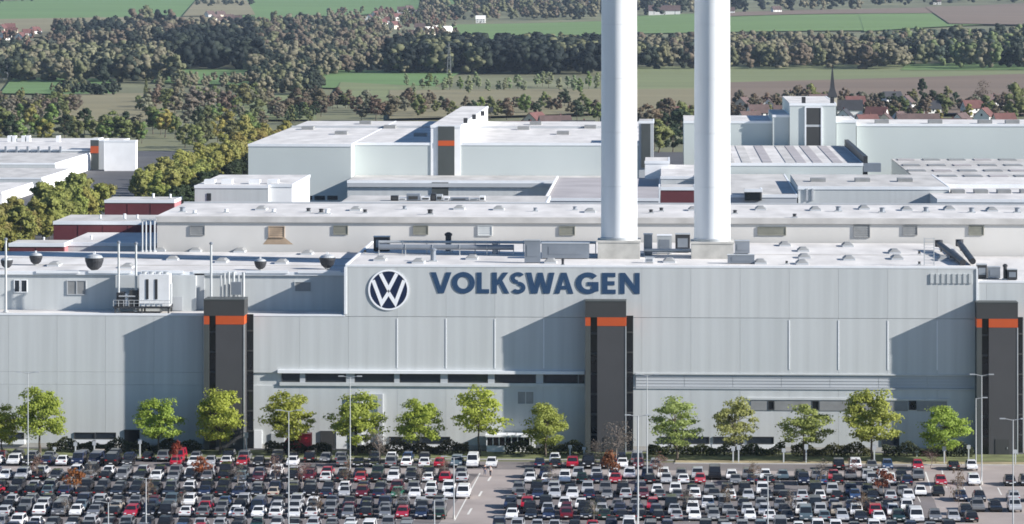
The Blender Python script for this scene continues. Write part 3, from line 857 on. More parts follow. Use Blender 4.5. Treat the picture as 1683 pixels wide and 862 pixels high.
for a, b, y0, y1, mm in ((312, 337, 371, 387, 'grey_grille'), (441, 468, 372, 391, 'stain_brown'), (548, 572, 371, 386, 'olive_grille'), (679, 704, 371, 386, 'olive_grille'), (785, 809, 371, 388, 'cladding'),
                         (919, 945, 372, 387, 'olive_grille'), (1245, 1292, 373, 387, 'olive_grille'), (1403, 1430, 370, 391, 'grey_grille'), (1484, 1508, 371, 387, 'grey_grille'), (1592, 1617, 371, 387, 'olive_grille')):
    X0w, X1w = ax(a, Y2), ax(b, Y2); zt, zb = az(y0, Y2, a), az(y1, Y2, a)
    f = MB().box(X0w, X1w, Y2 - .18, Y2 - .003, zt - .12, zt).box(X0w, X1w, Y2 - .18, Y2 - .003, zb, zb + .12)
    f.box(X0w, X0w + .12, Y2 - .18, Y2 - .003, zb + .122, zt - .122).box(X1w - .12, X1w, Y2 - .18, Y2 - .003, zb + .122, zt - .122)
    o = p2(f, 'grille_window', mm)
    n = 5
    for k in range(n):
        za = zb + .13 + (zt - zb - .26) * k / n; zc = zb + .13 + (zt - zb - .26) * (k + .93) / n
        bl = MB().prismx([(Y2 - .13, za), (Y2 - .02, za), (Y2 - .02, zc), (Y2 - .06, zc)], X0w + .13, X1w - .13).build('louvre', mm, o)
st = MB()
p2(MB().prism([(ax(441, Y2), az(391, Y2, 450)), (ax(432, Y2), az(402, Y2, 450)), (ax(482, Y2), az(402, Y2, 450)), (ax(468, Y2), az(391, Y2, 450))], Y2 - .012, Y2 - .004), 'rust_stain', 'stain_brown')
# gable pipes at the west end
for k, xx in enumerate((234, 240, 247, 254)):
    roof_z = az(402, Y2 - 2, xx)
    t = thing('downpipe', ['white downpipe nearest the maroon block', 'second white downpipe from the maroon block', 'third white downpipe from the maroon block', 'white downpipe at the corner of the cream hall'][k], 'pipe', (ax(xx, Y2 - 2), Y2 - 2, Z_SET - .05), 0, 'white downpipes at the end of the cream hall')
    MB().tube((0, 0, 0), (0, 0, az(361, Y2, xx) - Z_SET), .15, n=8).build('pipe', 'cladding_dull', t)
    MB().lathe((0, 0, 0), [(.4, 0), (.4, .15), (.24, .3)], 8).build('flange', 'galv', t)
    MB().box(-.3, .3, -.2, .3, az(361, Y2, xx) - Z_SET + .002, az(361, Y2, xx) - Z_SET + .3).build('head', 'galv', t)
# small roof objects on the long hall
vpos = [(507, 349, 3.2, 'dark'), (528, 351, 3.5, 'dark'), (538, 352, 4, 'white'), (600, 351, 3, 'dark'), (707, 353, 4, 'dark'), (665, 345, 3, 'grey'), (880, 348, 3, 'grey'), (945, 346, 3, 'grey'),
        (1070, 351, 3, 'dark'), (1087, 348, 3, 'dark'), (1208, 352, 3, 'dark'), (1306, 358, 3, 'dark'), (1378, 348, 4, 'grey'), (1450, 350, 4, 'grey'), (1522, 349, 4, 'grey'), (1597, 350, 4, 'grey'), (1672, 350, 4, 'grey'), (300, 349, 4, 'grey'), (320, 352, 3, 'white'), (372, 350, 3, 'white'), (450, 350, 3, 'white')]
refs = {507: 'dark vent on the long hall roof, first of three close together', 528: 'dark vent on the long hall roof, middle of three close together', 538: 'white vent on the long hall roof, beside two dark ones', 600: 'lone dark vent on the long hall roof behind the emblem',
        707: 'dark stub vent on the long hall roof behind the first blue letters', 665: 'grey vent on the long hall roof in front of the rooftop pipework', 880: 'grey vent on the long hall roof near the mauve roof', 945: 'grey vent on the long hall roof just short of the chimney',
        1070: 'dark vent on the long hall roof right beside the first chimney', 1087: 'dark vent on the long hall roof below the maroon box wall', 1208: 'dark vent on the long hall roof right beside the second chimney', 1306: 'dark upright vent on the long hall roof near the black window',
        1378: 'grey vent on the long hall roof in front of the grey wall with a shadow', 1450: 'crooked grey vent on the long hall roof above the slatted grille', 1522: 'grey vent on the long hall roof below the dark shadow triangle', 1597: 'grey vent on the long hall roof above the last olive grille',
        1672: 'grey vent farthest along the long hall roof', 300: 'grey vent on the long hall roof next to the maroon wall end', 320: 'white vent on the long hall roof below the white annex', 372: 'white vent on the long hall roof below the annex front', 450: 'white vent on the long hall roof above the rust stain'}
for x, y, s, c in vpos:
    vent_stack(x, y - s * 2.2, y, s, refs[x], {'dark': 'duct_dark', 'grey': 'duct', 'white': 'machine_white'}[c], ztop2, 'vents on the long hall roof')
skylights([(430, 345), (585, 346), (755, 344), (820, 345), (990 - 20, 349), (1140, 346), (1250, 345), (1340, 346), (1420, 344), (1490, 346), (1560, 345), (1630, 347)], ztop2, h2, (0, -Y2, 0))

wv = ['on the longest maroon block roof, nearest the cream hall', 'on the longest maroon block roof, in its middle', 'on the longest maroon block roof, nearest the yellow trees', 'on the farthest maroon block roof, by its sunlit end', 'on the farthest maroon block roof, in its middle', 'on the smallest maroon block roof', 'on the flat pale roof between the maroon walls']
for (x, y, s_, z_), lb in zip(((226, 361, 2.5, az(364, 692, 170)), (205, 361, 3, az(364, 692, 170)), (165, 361, 2.5, az(364, 692, 170)), (280, 327, 2.5, az(329, 790, 230)), (252, 327, 2.8, az(329, 790, 230)), (72, 398, 2.5, az(400, 668, 60)), (150, 396, 2.8, az(399, 668, 180))), wv):
    vent_stack(x, y - s_ * 3.2, y, s_ * .7, 'small white vent ' + lb, 'machine_white', z_ - .06, 'small white vents on the west roofs')
# ------------------------------------------------------------------ the halls farther back
class Blk:
    """a building whose boxes are given by photograph columns on its front plane"""
    def __init__(s, name, label, cat, x, Y, group=None):
        s.Y = Y
        s.o = thing(name, label, cat, (ax(x, Y), Y, 0), 0, group)
        s.off = (-ax(x, Y), -Y, 0)
    def add(s, mb, n, mm, par=None):
        return mb.build(n, mm, s.o, s.off) if par is None else mb.build(n, mm, par)
    def block(s, xa, xb, ytop, Yf, depth, wall, roof, z0=0, xr=None, lip=0.35, z=None):
        X0, X1 = ax(xa, Yf), ax(xb, Yf)
        z = az(ytop, Yf, (xa + xb) / 2 if xr is None else xr) if z is None else z
        s.add(MB().box(X0, X1, Yf, Yf + depth, z0, z - lip), 'wall', wall)
        s.add(MB().box(X0 + .02, X1 - .02, Yf + .3, Yf + depth - .02, z - lip + .002, z - .05), 'roof', roof)
        s.add(MB().box(X0 - .1, X1 + .1, Yf - .12, Yf + .28, z - lip - .3, z), 'coping', 'trim')
        s.add(MB().box(X1 - .2, X1 + .14, Yf + .282, Yf + depth, z - lip - .3, z), 'coping', 'trim')
        return X0, X1, z
    def panel(s, xa, xb, ya, yb, Y, mm, name='panel', t=.25):
        return s.add(MB().box(ax(xa, Y), ax(xb, Y), Y - t, Y - .003, az(yb, Y, (xa + xb) / 2), az(ya, Y, (xa + xb) / 2)), name, mm)
    def joints(s, X0, X1, Yf, z0, z1, pitch=8.0, mm='cladding_c'):
        n = int((X1 - X0) / pitch)
        for k in range(1, n):
            x = X0 + pitch * k
            s.add(MB().box(x - .09, x + .09, Yf - .07, Yf - .003, z0, z1), 'cover_strip', mm)
# centre hall
B = Blk('factory_hall', 'big pale hall with orange banded dark tower panel behind the chimneys', 'factory hall', 700, 900)
X0, X1, zc = B.block(408, 577, 237, 900, 150, 'cladding_far', 'roof_white')
X0b, X1b, _ = B.block(577.5, 1068, 0, 909, 141, 'cladding_far', 'roof_white', z=zc - .02)
B.add(MB().box(X0 + .5, X1b - .5, 1000, 1000.5, zc - .3, zc + .55), 'roof_kerb', 'cladding_dull')
X0a, X1a, za = B.block(571, 1000, 297, 885, 23.9, 'cladding', 'roof_pale')
B.add(MB().box(X0a, X1a, 884.5, 884.86, za - 1.6, za - .7), 'eaves_band', 'cladding_dull')
B.block(708, 757, 206, 908.8, 140, 'white_and_sunlit', 'roof_white', z0=zc - 9)
o = B.panel(720, 747, 208, 292, 908.8, 'far_tower', 'tower_panel', .3)
B.panel(720, 747, 231.5, 240, 908.5, 'orange', 'orange_band', .06)
B.panel(710, 737, 300, 325, 885, 'far_tower', 'door_panel')
B.block(1050, 1074, 199, 908.2, 14, 'cladding_dull', 'roof_pale')
B.panel(1054, 1069, 204, 276, 908.2, 'far_tower', 'tower_panel', .3)
for k in range(3):
    a = (496 + k * 21, 513 + k * 21, 322, 329); B.panel(*a, 900, 'window_glass', 'window', .1)
B.block(1060, 1100, 265, 880, 20, 'white_and_sunlit', 'roof_white', z=az(265, 880, 1080))
for x, y in ((505, 214), (560, 222), (640, 212), (690, 225), (860, 214), (925, 222), (970, 212), (600, 205), (880, 206)):
    X, Y = onz(x, y, zc - .1)
    B.add(MB().box(X - 1.6, X + 1.6, Y, Y + 5, zc - .1, zc + .8), 'roof_light', 'grey_grille')
for k in range(4):
    X, Y = onz(765 + 14 * k, 203 - 6 * k, az(206, 905.5, 730))
    B.add(MB().box(X - .5, X + .5, Y, Y + 1.2, az(206, 905.5, 730), az(206, 905.5, 730) + 1.3), 'roof_vent', 'duct_dark')
# white annex before it
B = Blk('annex', 'small white annex left of the big pale hall, with sunlit end wall', 'annex', 400, 800)
X0, X1, z = B.block(320, 441, 305, 800, 45, 'cladding', 'roof_white')
B.block(441.3, 480, 303, 801, 40, 'white_and_sunlit', 'roof_white')  # added white block, its tone stands for the annex's sunlit side
B.panel(340, 347, 318, 330, 800, 'duct_dark', 'door', .1)
for x in (352, 380, 425, 455):
    X, Y = onz(x, 299, z); B.add(MB().box(X - 1.2, X + 1.2, 806, 809, z - .06, z + .9), 'roof_light', 'machine_white')
# low block with rooftop pipework
B = Blk('roof_block', 'low grey flat block carrying rooftop pipework behind the long hall', 'plant block', 740, 702)
X0, X1, zq = B.block(560, 898, 332.5, 702, 22, 'cladding_dull', 'roof_pale', lip=.3)
pk = [(642, 654, 322, 'duct_dark'), (655, 668, 325, 'machine_white'), (668, 690, 319, 'duct'), (692, 707, 323, 'machine_white'), (708, 716, 318, 'duct_dark'), (717, 727, 320, 'galv'), (730, 738, 324, 'machine_white'), (740, 770, 325, 'duct'), (772, 786, 326, 'galv'), (788, 797, 322, 'machine_white')]
for k, (a, b, y, mm) in enumerate(pk):
    X_0, X_1 = ax(a, 706), ax(b, 706); h = az(y, 706, 720)
    c = ['dark', 'white', 'grey', 'white', 'black', 'galvanised', 'white', 'long grey', 'galvanised', 'white'][k]
    t = thing('pipework_box', f'{c} rooftop box, {nth(k + 1)} in the row under the orange banded panel', 'roof unit', ((X_0 + X_1) / 2, 706, zq - .05), 0, 'rooftop boxes under the orange banded panel')
    W = (X_1 - X_0) / 2
    MB().box(-W, W, 0, 2, .1, h - zq).build('casing', mm, t)
    MB().box(-W * .7, W * .7, -.06, -.003, .3, (h - zq) * .7).build('grille', 'dark_grey', t)
    MB().box(-W * .9, W * .9, .1, 1.9, 0, .099).build('skid', 'duct_dark', t)
# mauve ramp roof
B = Blk('low_hall', 'low hall with dull mauve roof and white edge beside the chimney', 'low hall', 950, 800)
X0, X1, z = B.block(900, 1084, 326, 800, 84, 'cladding_dull', 'roof_mauve')
B.add(MB().box(X0 - .5, X0 - .12, 800.3, 884, z - .5, z + .4), 'edge_trim', 'white_and_sunlit')
# blocks between and right of the chimneys
B = Blk('low_hall', 'pale low block glimpsed between the two chimneys', 'low hall', 1100, 845)
B.block(1086, 1198, 290, 845, 54, 'cladding', 'roof_white')
B = Blk('maroon_block', 'maroon box wall with white edge between the two chimneys', 'maroon block', 1112, 762)
X0, X1, z = B.block(1086, 1142, 308, 762, 12, 'maroon', 'roof_pale')
B.add(MB().box(X0 - .45, X0 - .12, 761.9, 774, 0, z), 'edge_trim', 'trim')
B = Blk('low_hall', 'low grey block with black window right of the second chimney', 'low hall', 1250, 765)
B.block(1150, 1310, 320, 767, 82, 'cladding_dull', 'roof_pale')
B.block(1224, 1252, 311, 766, 6, 'dark_grey', 'roof_pale', z0=az(330, 766, 1240))
B.panel(1227, 1249, 313, 329, 766, 'black_glass', 'window', .1)
# right-hand far halls
B = Blk('factory_hall', 'stepped white hall with tall dark panel below the church spire', 'factory hall', 1330, 945)
X0, X1, z = B.block(1124, 1269.5, 199, 948, 40, 'cladding_far', 'roof_white')
B.block(1270, 1297.5, 189, 946, 40, 'cladding_far', 'roof_white')
X0, X1, z = B.block(1298, 1374, 170, 945, 60, 'cladding_far', 'roof_white')
B.block(1374.5, 1407, 198, 947, 30, 'cladding_far', 'roof_white')
B.panel(1325, 1349, 178, 205, 945, 'dark_grey', 'tower_panel', .3)
B.panel(1325, 1349, 209, 240, 945, 'dark_grey', 'tower_panel', .3)
B.panel(1325, 1349, 205.3, 208.7, 945, 'cladding_dull', 'panel_joint', .28)
for a, b in ((1322.5, 1325), (1349, 1351.5)): B.panel(a, b, 176, 241, 945, 'trim', 'panel_trim', .4)
B.panel(1322.5, 1351.5, 175, 177.5, 945, 'trim', 'panel_trim', .38)
zt = z
for x in (1321, 1368):
    X = ax(x, 945); B.add(MB().box(X - .5, X + .5, 945.5, 946.5, zt - .06, zt + 1.6), 'roof_vent', 'duct_dark')
B = Blk('factory_hall', 'long pale blue hall wall on the far right below the village', 'factory hall', 1600, 950)
X0, X1, z = B.block(1408, 1760, 204, 950, 32, 'cladding_far', 'roof_white')
for x in (1450, 1538, 1620, 1665):
    X = ax(x, 952); B.add(MB().box(X - 1.8, X + 1.8, 953, 956, z - .06, z + .9), 'roof_light', 'grey_grille')
B = Blk('low_hall', 'low white hall with striped roof in front of the tall dark panel', 'low hall', 1300, 850)
X0, X1, z = B.block(1196, 1418, 268.5, 850, 92, 'cladding_far', 'roof_white')
for xx in (1200, 1228, 1262, 1300, 1318, 1345, 1378, 1404):
    X = ax(xx, 850); B.add(MB().box(X - 1.1, X + 1.1, 853, 940, z - .06, z + .05), 'roof_strip', 'roof_mauve' if xx % 4 else 'roof_pale')
B.add(MB().box(X1 + .2, X1 + 1.2, 851, 941, z - 3, z + 1.6), 'shaded_side', 'duct_dark')  # added dark box standing for a side face in shade
B.panel(1419, 1448, 269, 283, 850, 'duct', 'side_grille', -3)
B = Blk('low_hall', 'grey hall front with diagonal dark shadow at its end', 'low hall', 1420, 770)
X0, X1, z = B.block(1312, 1560, 307, 770, 49, 'cladding', 'roof_pale')
for x in (1345, 1418, 1488):
    X, Y = onz(x, 299, z); B.add(MB().box(X - 1.6, X + 1.6, Y, Y + 4, z - .06, z + .7), 'roof_light', 'grey_grille')
for a in (1325, 1334): B.panel(a, a + 3, 310, 330, 770, 'cladding_dull', 'downpipe', .3)
B = Blk('low_hall', 'wide hall roof with rows of grey roof lights on the far right', 'low hall', 1600, 835)
X0, X1, z = B.block(1512, 1780, 298, 835, 105, 'cladding', 'roof_pale')
for r, y in enumerate((264, 273, 282, 291)):
    for k in range(6):
        x = 1490 + k * 42 + r * 9
        X, Y = onz(x, y, z)
        if X < X0 + 2 or X > X1 - 3: continue
        B.add(MB().box(X - 2.1, X + 2.1, Y, Y + 7, z - .06, z + .14), 'roof_light', 'grey_grille' if (r + k) % 3 else 'roof_mauve')
B = Blk('low_hall', 'pale hall jutting forward with dark shaded end on the far right', 'low hall', 1610, 748)
X0, X1, z = B.block(1541, 1780, 0, 748, 86, 'cladding', 'roof_white', z=32.6)
B.add(MB().box(X0 + 1, X1, 790, 790.6, z - .06, z + .7), 'roof_kerb', 'trim')
for k in range(5):
    X, Y = onz(1575 + 38 * k, 318, z); B.add(MB().box(X - 1.4, X + 1.4, Y, Y + 4, z - .06, z + .7), 'roof_light', 'grey_grille')
# maroon blocks at the west
for x0, x1, yt, Yf, dp, lab in ((15, 105, 400, 660, 9, 'smallest and nearest maroon roof block, behind a dark bowl roof fan'), (88, 252, 364, 692, 20, 'longest maroon wall, beside the cream hall end'), (172, 286, 329, 790, 13, 'farthest west maroon wall with pink sunlit end')):
    B = Blk('maroon_block', lab, 'maroon block', (x0 + x1) / 2, Yf)
    X0, X1, z = B.block(x0, x1, yt, Yf, dp, 'maroon', 'roof_pale')
    n = int((X1 - X0) / 4)
    for k in range(1, n):
        x = X0 + (X1 - X0) * k / n
        B.add(MB().box(x - .06, x + .06, Yf - .06, Yf - .003, z - 8, z - .7), 'cladding_rib', 'maroon')
    B.add(MB().box(X1 + .002, X1 + .1, Yf + .3, Yf + dp, z - 8, z - .7), 'sunlit_end', 'maroon_sunlit')  # sunlight on the end face painted as a paler maroon slab
B = Blk('low_hall', 'flat pale roof between the two nearer maroon walls', 'low hall', 170, 668)
B.block(105.5, 256, 399, 664, 27.5, 'cladding', 'roof_white')
rv = 0
for x, y, Yp, zz in ((20, 396, 676, 31), (58, 398, 673, 31), (92, 397, 676, 31), (118, 394, 676, 31.2), (146, 396, 674, 31.2), (165, 395, 676, 31.2), (212, 355, 700, 31.8), (232, 350, 705, 31.8)):
    pass
# far left halls beyond the avenue
B = Blk('factory_hall', 'far white hall with dark orange striped tower, left of the avenue', 'factory hall', 100, 1400)
X0, X1, z = B.block(-160, 90, 268, 1400, 86, 'cladding', 'roof_pale')
B.add(MB().box(X1 + .15, X1 + .4, 1400.4, 1486, 0, z - .7), 'sunlit_end_wall', 'white_and_sunlit')  # sunlight on the hall's end painted as a white slab
B.block(-160, 148, 246, 1487, 110, 'cladding', 'roof_white')
B.block(148.5, 162, 228, 1486, 12, 'far_tower', 'roof_pale')
B.panel(148.5, 162, 240.5, 252, 1485.8, 'orange', 'orange_band', .1)
B.block(162.5, 171, 230, 1487, 12, 'cladding_dull', 'roof_pale')
B.block(171.5, 223, 231, 1476, 5, 'white_and_sunlit', 'roof_white')  # whiter tone stands for full sun on this block
for k in range(6): B.add(MB().box(*[ax(8 + 18 * k, 1486), ax(11 + 18 * k, 1486)], 1485, 1486.8, az(252, 1486, 60), az(241, 1486, 60)), 'roof_vent', 'duct')
for x in (12, 20, 35, 43, 92): B.add(MB().box(ax(x, 1560), ax(x + 6, 1560), 1560, 1563, az(246, 1487, 60) - .2, az(246, 1487, 60) + 2.5), 'roof_box', 'machine_white')
B = Blk('low_hall', 'lower white block in front of the far left hall', 'low hall', 40, 1330)
X0, X1, z = B.block(-160, 68, 292, 1330, 69, 'cladding', 'roof_pale'); B.add(MB().box(X1 + .15, X1 + .4, 1330.4, 1398, 0, z - .6), 'sunlit_end_wall', 'white_and_sunlit')  # the block's sunlit end, brightness put into the white slab
B = Blk('low_hall', 'lowest white shed at the left edge behind yellow trees', 'low hall', 10, 1255)
X0, X1, z = B.block(-160, 2, 316, 1255, 62, 'white_and_sunlit', 'roof_white'); B.add(MB().box(X1 + .15, X1 + .4, 1255.4, 1317, 0, z - .6), 'sunlit_end_wall', 'white_and_sunlit')  # white of the shed's end stands for sunlight

# ------------------------------------------------------------------ villages, church, mast
hcol = {'w': 'render_white', 'c': 'render_cream'}
hm = {}
def house_meshes(wall, roof, L, W, H):
    k = (wall, roof, L, W, H)
    if k in hm: return hm[k]
    rh = W * .48
    a = MB().box(-L / 2, L / 2, -W / 2, W / 2, -1.5, H)
    a.add([(-L / 2, -W / 2, H), (-L / 2, W / 2, H), (-L / 2, 0, H + rh), (L / 2, -W / 2, H), (L / 2, W / 2, H), (L / 2, 0, H + rh)], [(0, 2, 1), (3, 4, 5)])
    e = .45; t = .25
    r = MB()
    for s in (-1, 1):
        y0, z0 = s * (W / 2 + e), H - e * .96 * rh / (W / 2)
        v = [(-L / 2 - e, y0, z0 + .02), (L / 2 + e, y0, z0 + .02), (L / 2 + e, 0, H + rh + .02), (-L / 2 - e, 0, H + rh + .02)]
        r.add(v + [(x, y, z + t) for x, y, z in v], [(0, 1, 2, 3), (4, 5, 6, 7), (0, 1, 5, 4), (1, 2, 6, 5), (2, 3, 7, 6), (3, 0, 4, 7)])
    wn = MB().box(-.5, .5, -.06, .03, -.65, .65)
    d = MB().box(-.5, .5, -.06, .03, 0, 2.1)
    ch = MB().box(-.35, .35, -.35, .35, -1.2, 1.0)
    hm[k] = (a.mesh('wall', wall), r.mesh('roof', roof), wn.mesh('window', 'window_glass'), d.mesh('door', 'tile_brown'), ch.mesh('chimney', 'tile_red'), L, W, H, rh)
    return hm[k]
def house(x, y, wall, roof, rz, label, group, size=(11, 8.5, 5), Y=None):
    if Y is None: X, Yg, Z = gnd(x, y)
    else: X, Yg = ax(x, Y), Y; Z = float(terr(X, Y))
    a, r, wn, d, ch, L, W, H, rh = house_meshes(wall, roof, *size)
    t = thing('village_house', label, 'house', (X, Yg, Z), rz, group)
    link('wall', a, t)
    ro = link('roof', r, t)
    link('chimney', ch, ro, (L * .2, .9, H + rh))
    for side, ry in ((-W / 2, 0), (W / 2, math.pi)):
        for k in range(3):
            for zf in ((1.6, 4.0) if H > 4.5 else (1.6,)):
                link('window', wn, t, (-L / 2 + L * (k + .5) / 3 + (0.9 if k == 1 else 0), side, zf), ry)
    for sx, ry in ((-L / 2, -math.pi / 2), (L / 2, math.pi / 2)):
        for k in (-.25, .25): link('window', wn, t, (sx, W * k, 1.6), ry)
        link('window', wn, t, (sx, 0, H + .6), ry)
    link('door', d, t, (-.4, -W / 2, 0))
    return t
GV = 'houses of the village behind the far halls'
for x, Y, wl, rf, rz, lab in (
    (1246, 1990, 'render_white', 'tile_brown', .3, 'white gabled village house nearest the second chimney'),
    (1222, 2100, 'render_cream', 'tile_brown', 1.2, 'cream house with brown roof peeping out beside the second chimney'),
    (1263, 2080, 'render_white', 'tile_brown', 1.5, 'white gable end just left of the stepped white hall'),
    (1288, 1980, 'render_white', 'tile_brown', .1, 'white house with dark roof above the shoulder of the stepped hall'),
    (1388, 1930, 'render_white', 'slate', 1.35, 'large white house with slate roof right beside the church spire'),
    (1405, 2120, 'render_cream', 'tile_red', .2, 'cream house with red roof behind the one by the spire'),
    (1441, 1960, 'render_white', 'tile_red', -.3, 'white house with red roof among brown trees right of the church'),
    (1455, 1880, 'render_cream', 'tile_brown', 1.4, 'brown roofed house with white gable, second right of the church'),
    (1478, 1900, 'render_white', 'tile_brown', 1.2, 'house with narrow white gable and dark roof'),
    (1425, 1860, 'render_white', 'tile_red', .4, 'low red roofed house close behind the hall roof'),
    (1528, 2050, 'render_white', 'slate', .2, 'grey roofed house below the tall dark conifer'),
    (1552, 1830, 'render_cream', 'tile_brown', .05, 'long dark maroon barn roof right behind the far hall'),
    (1598, 2060, 'render_white', 'tile_red', .3, 'white house with reddish roof toward the end of the village'),
    (1618, 1950, 'render_white', 'tile_red', 1.2, 'red roofed house among the last village trees'),
    (1630, 2150, 'render_white', 'tile_brown', .6, 'small white house uphill at the end of the village'),
    (1232, 1900, 'render_cream', 'tile_brown', .5, 'brown roofed house low behind the hall roof by the second chimney'), (1300, 2200, 'render_white', 'slate', 1.3, 'white gabled house uphill behind the stepped hall'), (1345, 2150, 'render_cream', 'tile_brown', .3, 'brown house directly left of the church tower'), (1490, 2130, 'render_white', 'tile_brown', 1.3, 'white gable uphill between church and dark conifer'),
    (1508, 1890, 'render_cream', 'tile_brown', .2, 'low brown roof left of the long barn roof'), (1580, 1900, 'render_white', 'tile_brown', 1.3, 'white gable right of the long barn roof'), (1650, 1880, 'render_cream', 'tile_red', .3, 'reddish roof low at the right end of the village'), (1466, 2200, 'render_white', 'slate', .4, 'slate roofed white house highest in the village')):
    house(x, None, wl, rf, rz, lab, GV, (22, 9, 4) if 'barn' in lab else (11, 8.5, 5), Y)
for x, Y, lab, rf, rz in ((862, 1790, 'bright red roofed house behind the big pale hall', 'tile_red', .15), (880, 1900, 'second red roofed house partly hidden behind the bright one', 'tile_red', 1.2), (572, 1760, 'low terracotta roof just above the big pale hall', 'tile_red', .05), (1125, 1980, 'red roof seen between the two chimneys', 'tile_red', .2), (912, 1860, 'brown roofed house near the first chimney', 'tile_brown', .3), (950, 1800, 'dark roofed house left of the first chimney', 'slate', .2)):
    house(x, None, 'render_cream', rf, rz, lab, 'single houses behind the big pale hall', (16, 9, 4), Y)
GF = 'houses of the far villages'
fv = [(607, 36, 'w', 'r'), (618, 30, 'w', 'r'), (630, 26, 'c', 'r'), (640, 40, 'w', 'r'), (652, 34, 'w', 'r'), (611, 46, 'c', 'r'), (628, 44, 'w', 'r'), (660, 22, 'w', 'b'), (672, 20, 'w', 'b'), (684, 28, 'w', 'b'), (648, 48, 'c', 'r'), (690, 52, 'c', 'b'),
      (8, 66, 'w', 'r'), (20, 60, 'c', 'r'), (34, 68, 'w', 'r'), (46, 62, 'w', 'r'), (58, 58, 'w', 'r'), (4, 54, 'c', 'r'), (16, 52, 'c', 'r'), (345, 30, 'w', 'b'), (355, 36, 'c', 'b'), (366, 40, 'c', 'b'), (376, 36, 'w', 'b'), (390, 38, 'w', 'b'), (408, 40, 'w', 'b'), (362, 30, 'c', 'b'),
      (790, 38, 'w', 'w'), (476, 48, 'w', 'b'), (718, 56, 'w', 'w'), (735, 57, 'w', 'w'), (705, 58, 'c', 'w'), (975, 8, 'w', 'b'), (1200, 24, 'w', 'b'), (680, 64, 'c', 'b'), (1540, 8, 'w', 'b'), (1276, 22, 'w', 'b')]
where = lambda x: 'the hamlet on the far left' if x < 70 else 'the hamlet over the dark wood' if x < 420 else 'the middle hamlet uphill' if x < 700 else 'the farmstead by the green field' if x < 800 else 'the distant forest edge'
cnt = {}
for x, y, wl, rf in sorted(fv):
    q = where(x); cnt[q] = cnt.get(q, 0) + 1
    r_ = {'r': 'red', 'b': 'brown', 'w': 'pale'}[rf]
    house(x, y, hcol[wl], {'r': 'tile_red', 'b': 'tile_brown', 'w': 'render_white'}[rf], (x * 37 % 10) / 6, f"{'white' if wl == 'w' else 'cream'} {r_} roofed house, {nth(cnt[q])} from the left in {q}", GF, (12, 9, 5))
house(1092, 25, 'render_white', 'tile_brown', .02, 'long brown roofed barn with white gable between the chimney tops', 'far farm barns', (42, 14, 6))
# church
X, Y = ax(1368, 1965), 1965
ch = thing('church', 'village church with slender dark spire and pale nave', 'church', (X, Y, 0))
s3 = Y / FPX
MB().box(-2.4, 2.4, -2.4, 2.4, -1, 15).build('tower', 'render_cream', ch)
MB().add([(-2.7, -2.7, 15.01), (2.7, -2.7, 15.01), (2.7, 2.7, 15.01), (-2.7, 2.7, 15.01), (-1.2, -1.2, 20), (1.2, -1.2, 20), (1.2, 1.2, 20), (-1.2, 1.2, 20), (0, 0, 33.5)],
         [(3, 2, 1, 0), (0, 1, 5, 4), (1, 2, 6, 5), (2, 3, 7, 6), (3, 0, 4, 7), (4, 5, 8), (5, 6, 8), (6, 7, 8), (7, 4, 8)]).build('spire', 'slate', ch)
MB().box(2.5, 16, -4, 4, -1, 8).build('nave', 'render_white', ch)
MB().prismx([(-4.4, 8.0), (4.4, 8.0), (0, 13.5)], 2.45, 16.4).build('roof', 'slate', ch)
for k in range(3): MB().box(4.5 + 4 * k, 5.7 + 4 * k, -4.08, -3.98, 2, 6).build('window', 'window_glass', ch)
MB().box(-.6, .6, -2.5, -2.38, 10, 13).build('belfry_window', 'window_glass', ch)
MB().tube((0, 0, 33.4), (0, 0, 35), .08, n=5).build('finial', 'duct_dark', ch)
# lattice mast in front of the far wood
def lattice_mast(x, y, yt, label):
    X, Y, Z = gnd(x, y); H = (y - yt) * Y / FPX
    t = thing('lattice_mast', label, 'mast', (X, Y, Z), 0, 'lattice masts on the plain')
    n = 7
    def hw(z): return 1.6 - 1.3 * z / H
    for sx in (-1, 1):
        for sy in (-1, 1): MB().tube((sx * 1.6, sy * 1.6, 0), (sx * .3, sy * .3, H), .16, .1, 5).build('leg', 'lattice_steel', t)
    br = MB()
    for k in range(n):
        z0, z1 = H * k / n, H * (k + 1) / n
        for sy in (-1, 1):
            br.tube((-hw(z0), sy * hw(z0), z0), (hw(z1), sy * hw(z1), z1), .09, n=4); br.tube((hw(z0), sy * hw(z0), z0), (-hw(z1), sy * hw(z1), z1), .09, n=4)
            br.tube((sy * hw(z0), -hw(z0), z0), (sy * hw(z1), hw(z1), z1), .09, n=4)
    br.build('bracing', 'lattice_steel', t)
    for z in (H * .72, H * .86): MB().box(-3.2, 3.2, -.15, .15, z, z + .25).build('crossarm', 'lattice_steel', t)
lattice_mast(738, 124, 70, 'slim lattice mast standing before the dark wood by the poplar row')
lattice_mast(10, 132, 100, 'pale lattice mast at the left edge in front of the tree band')
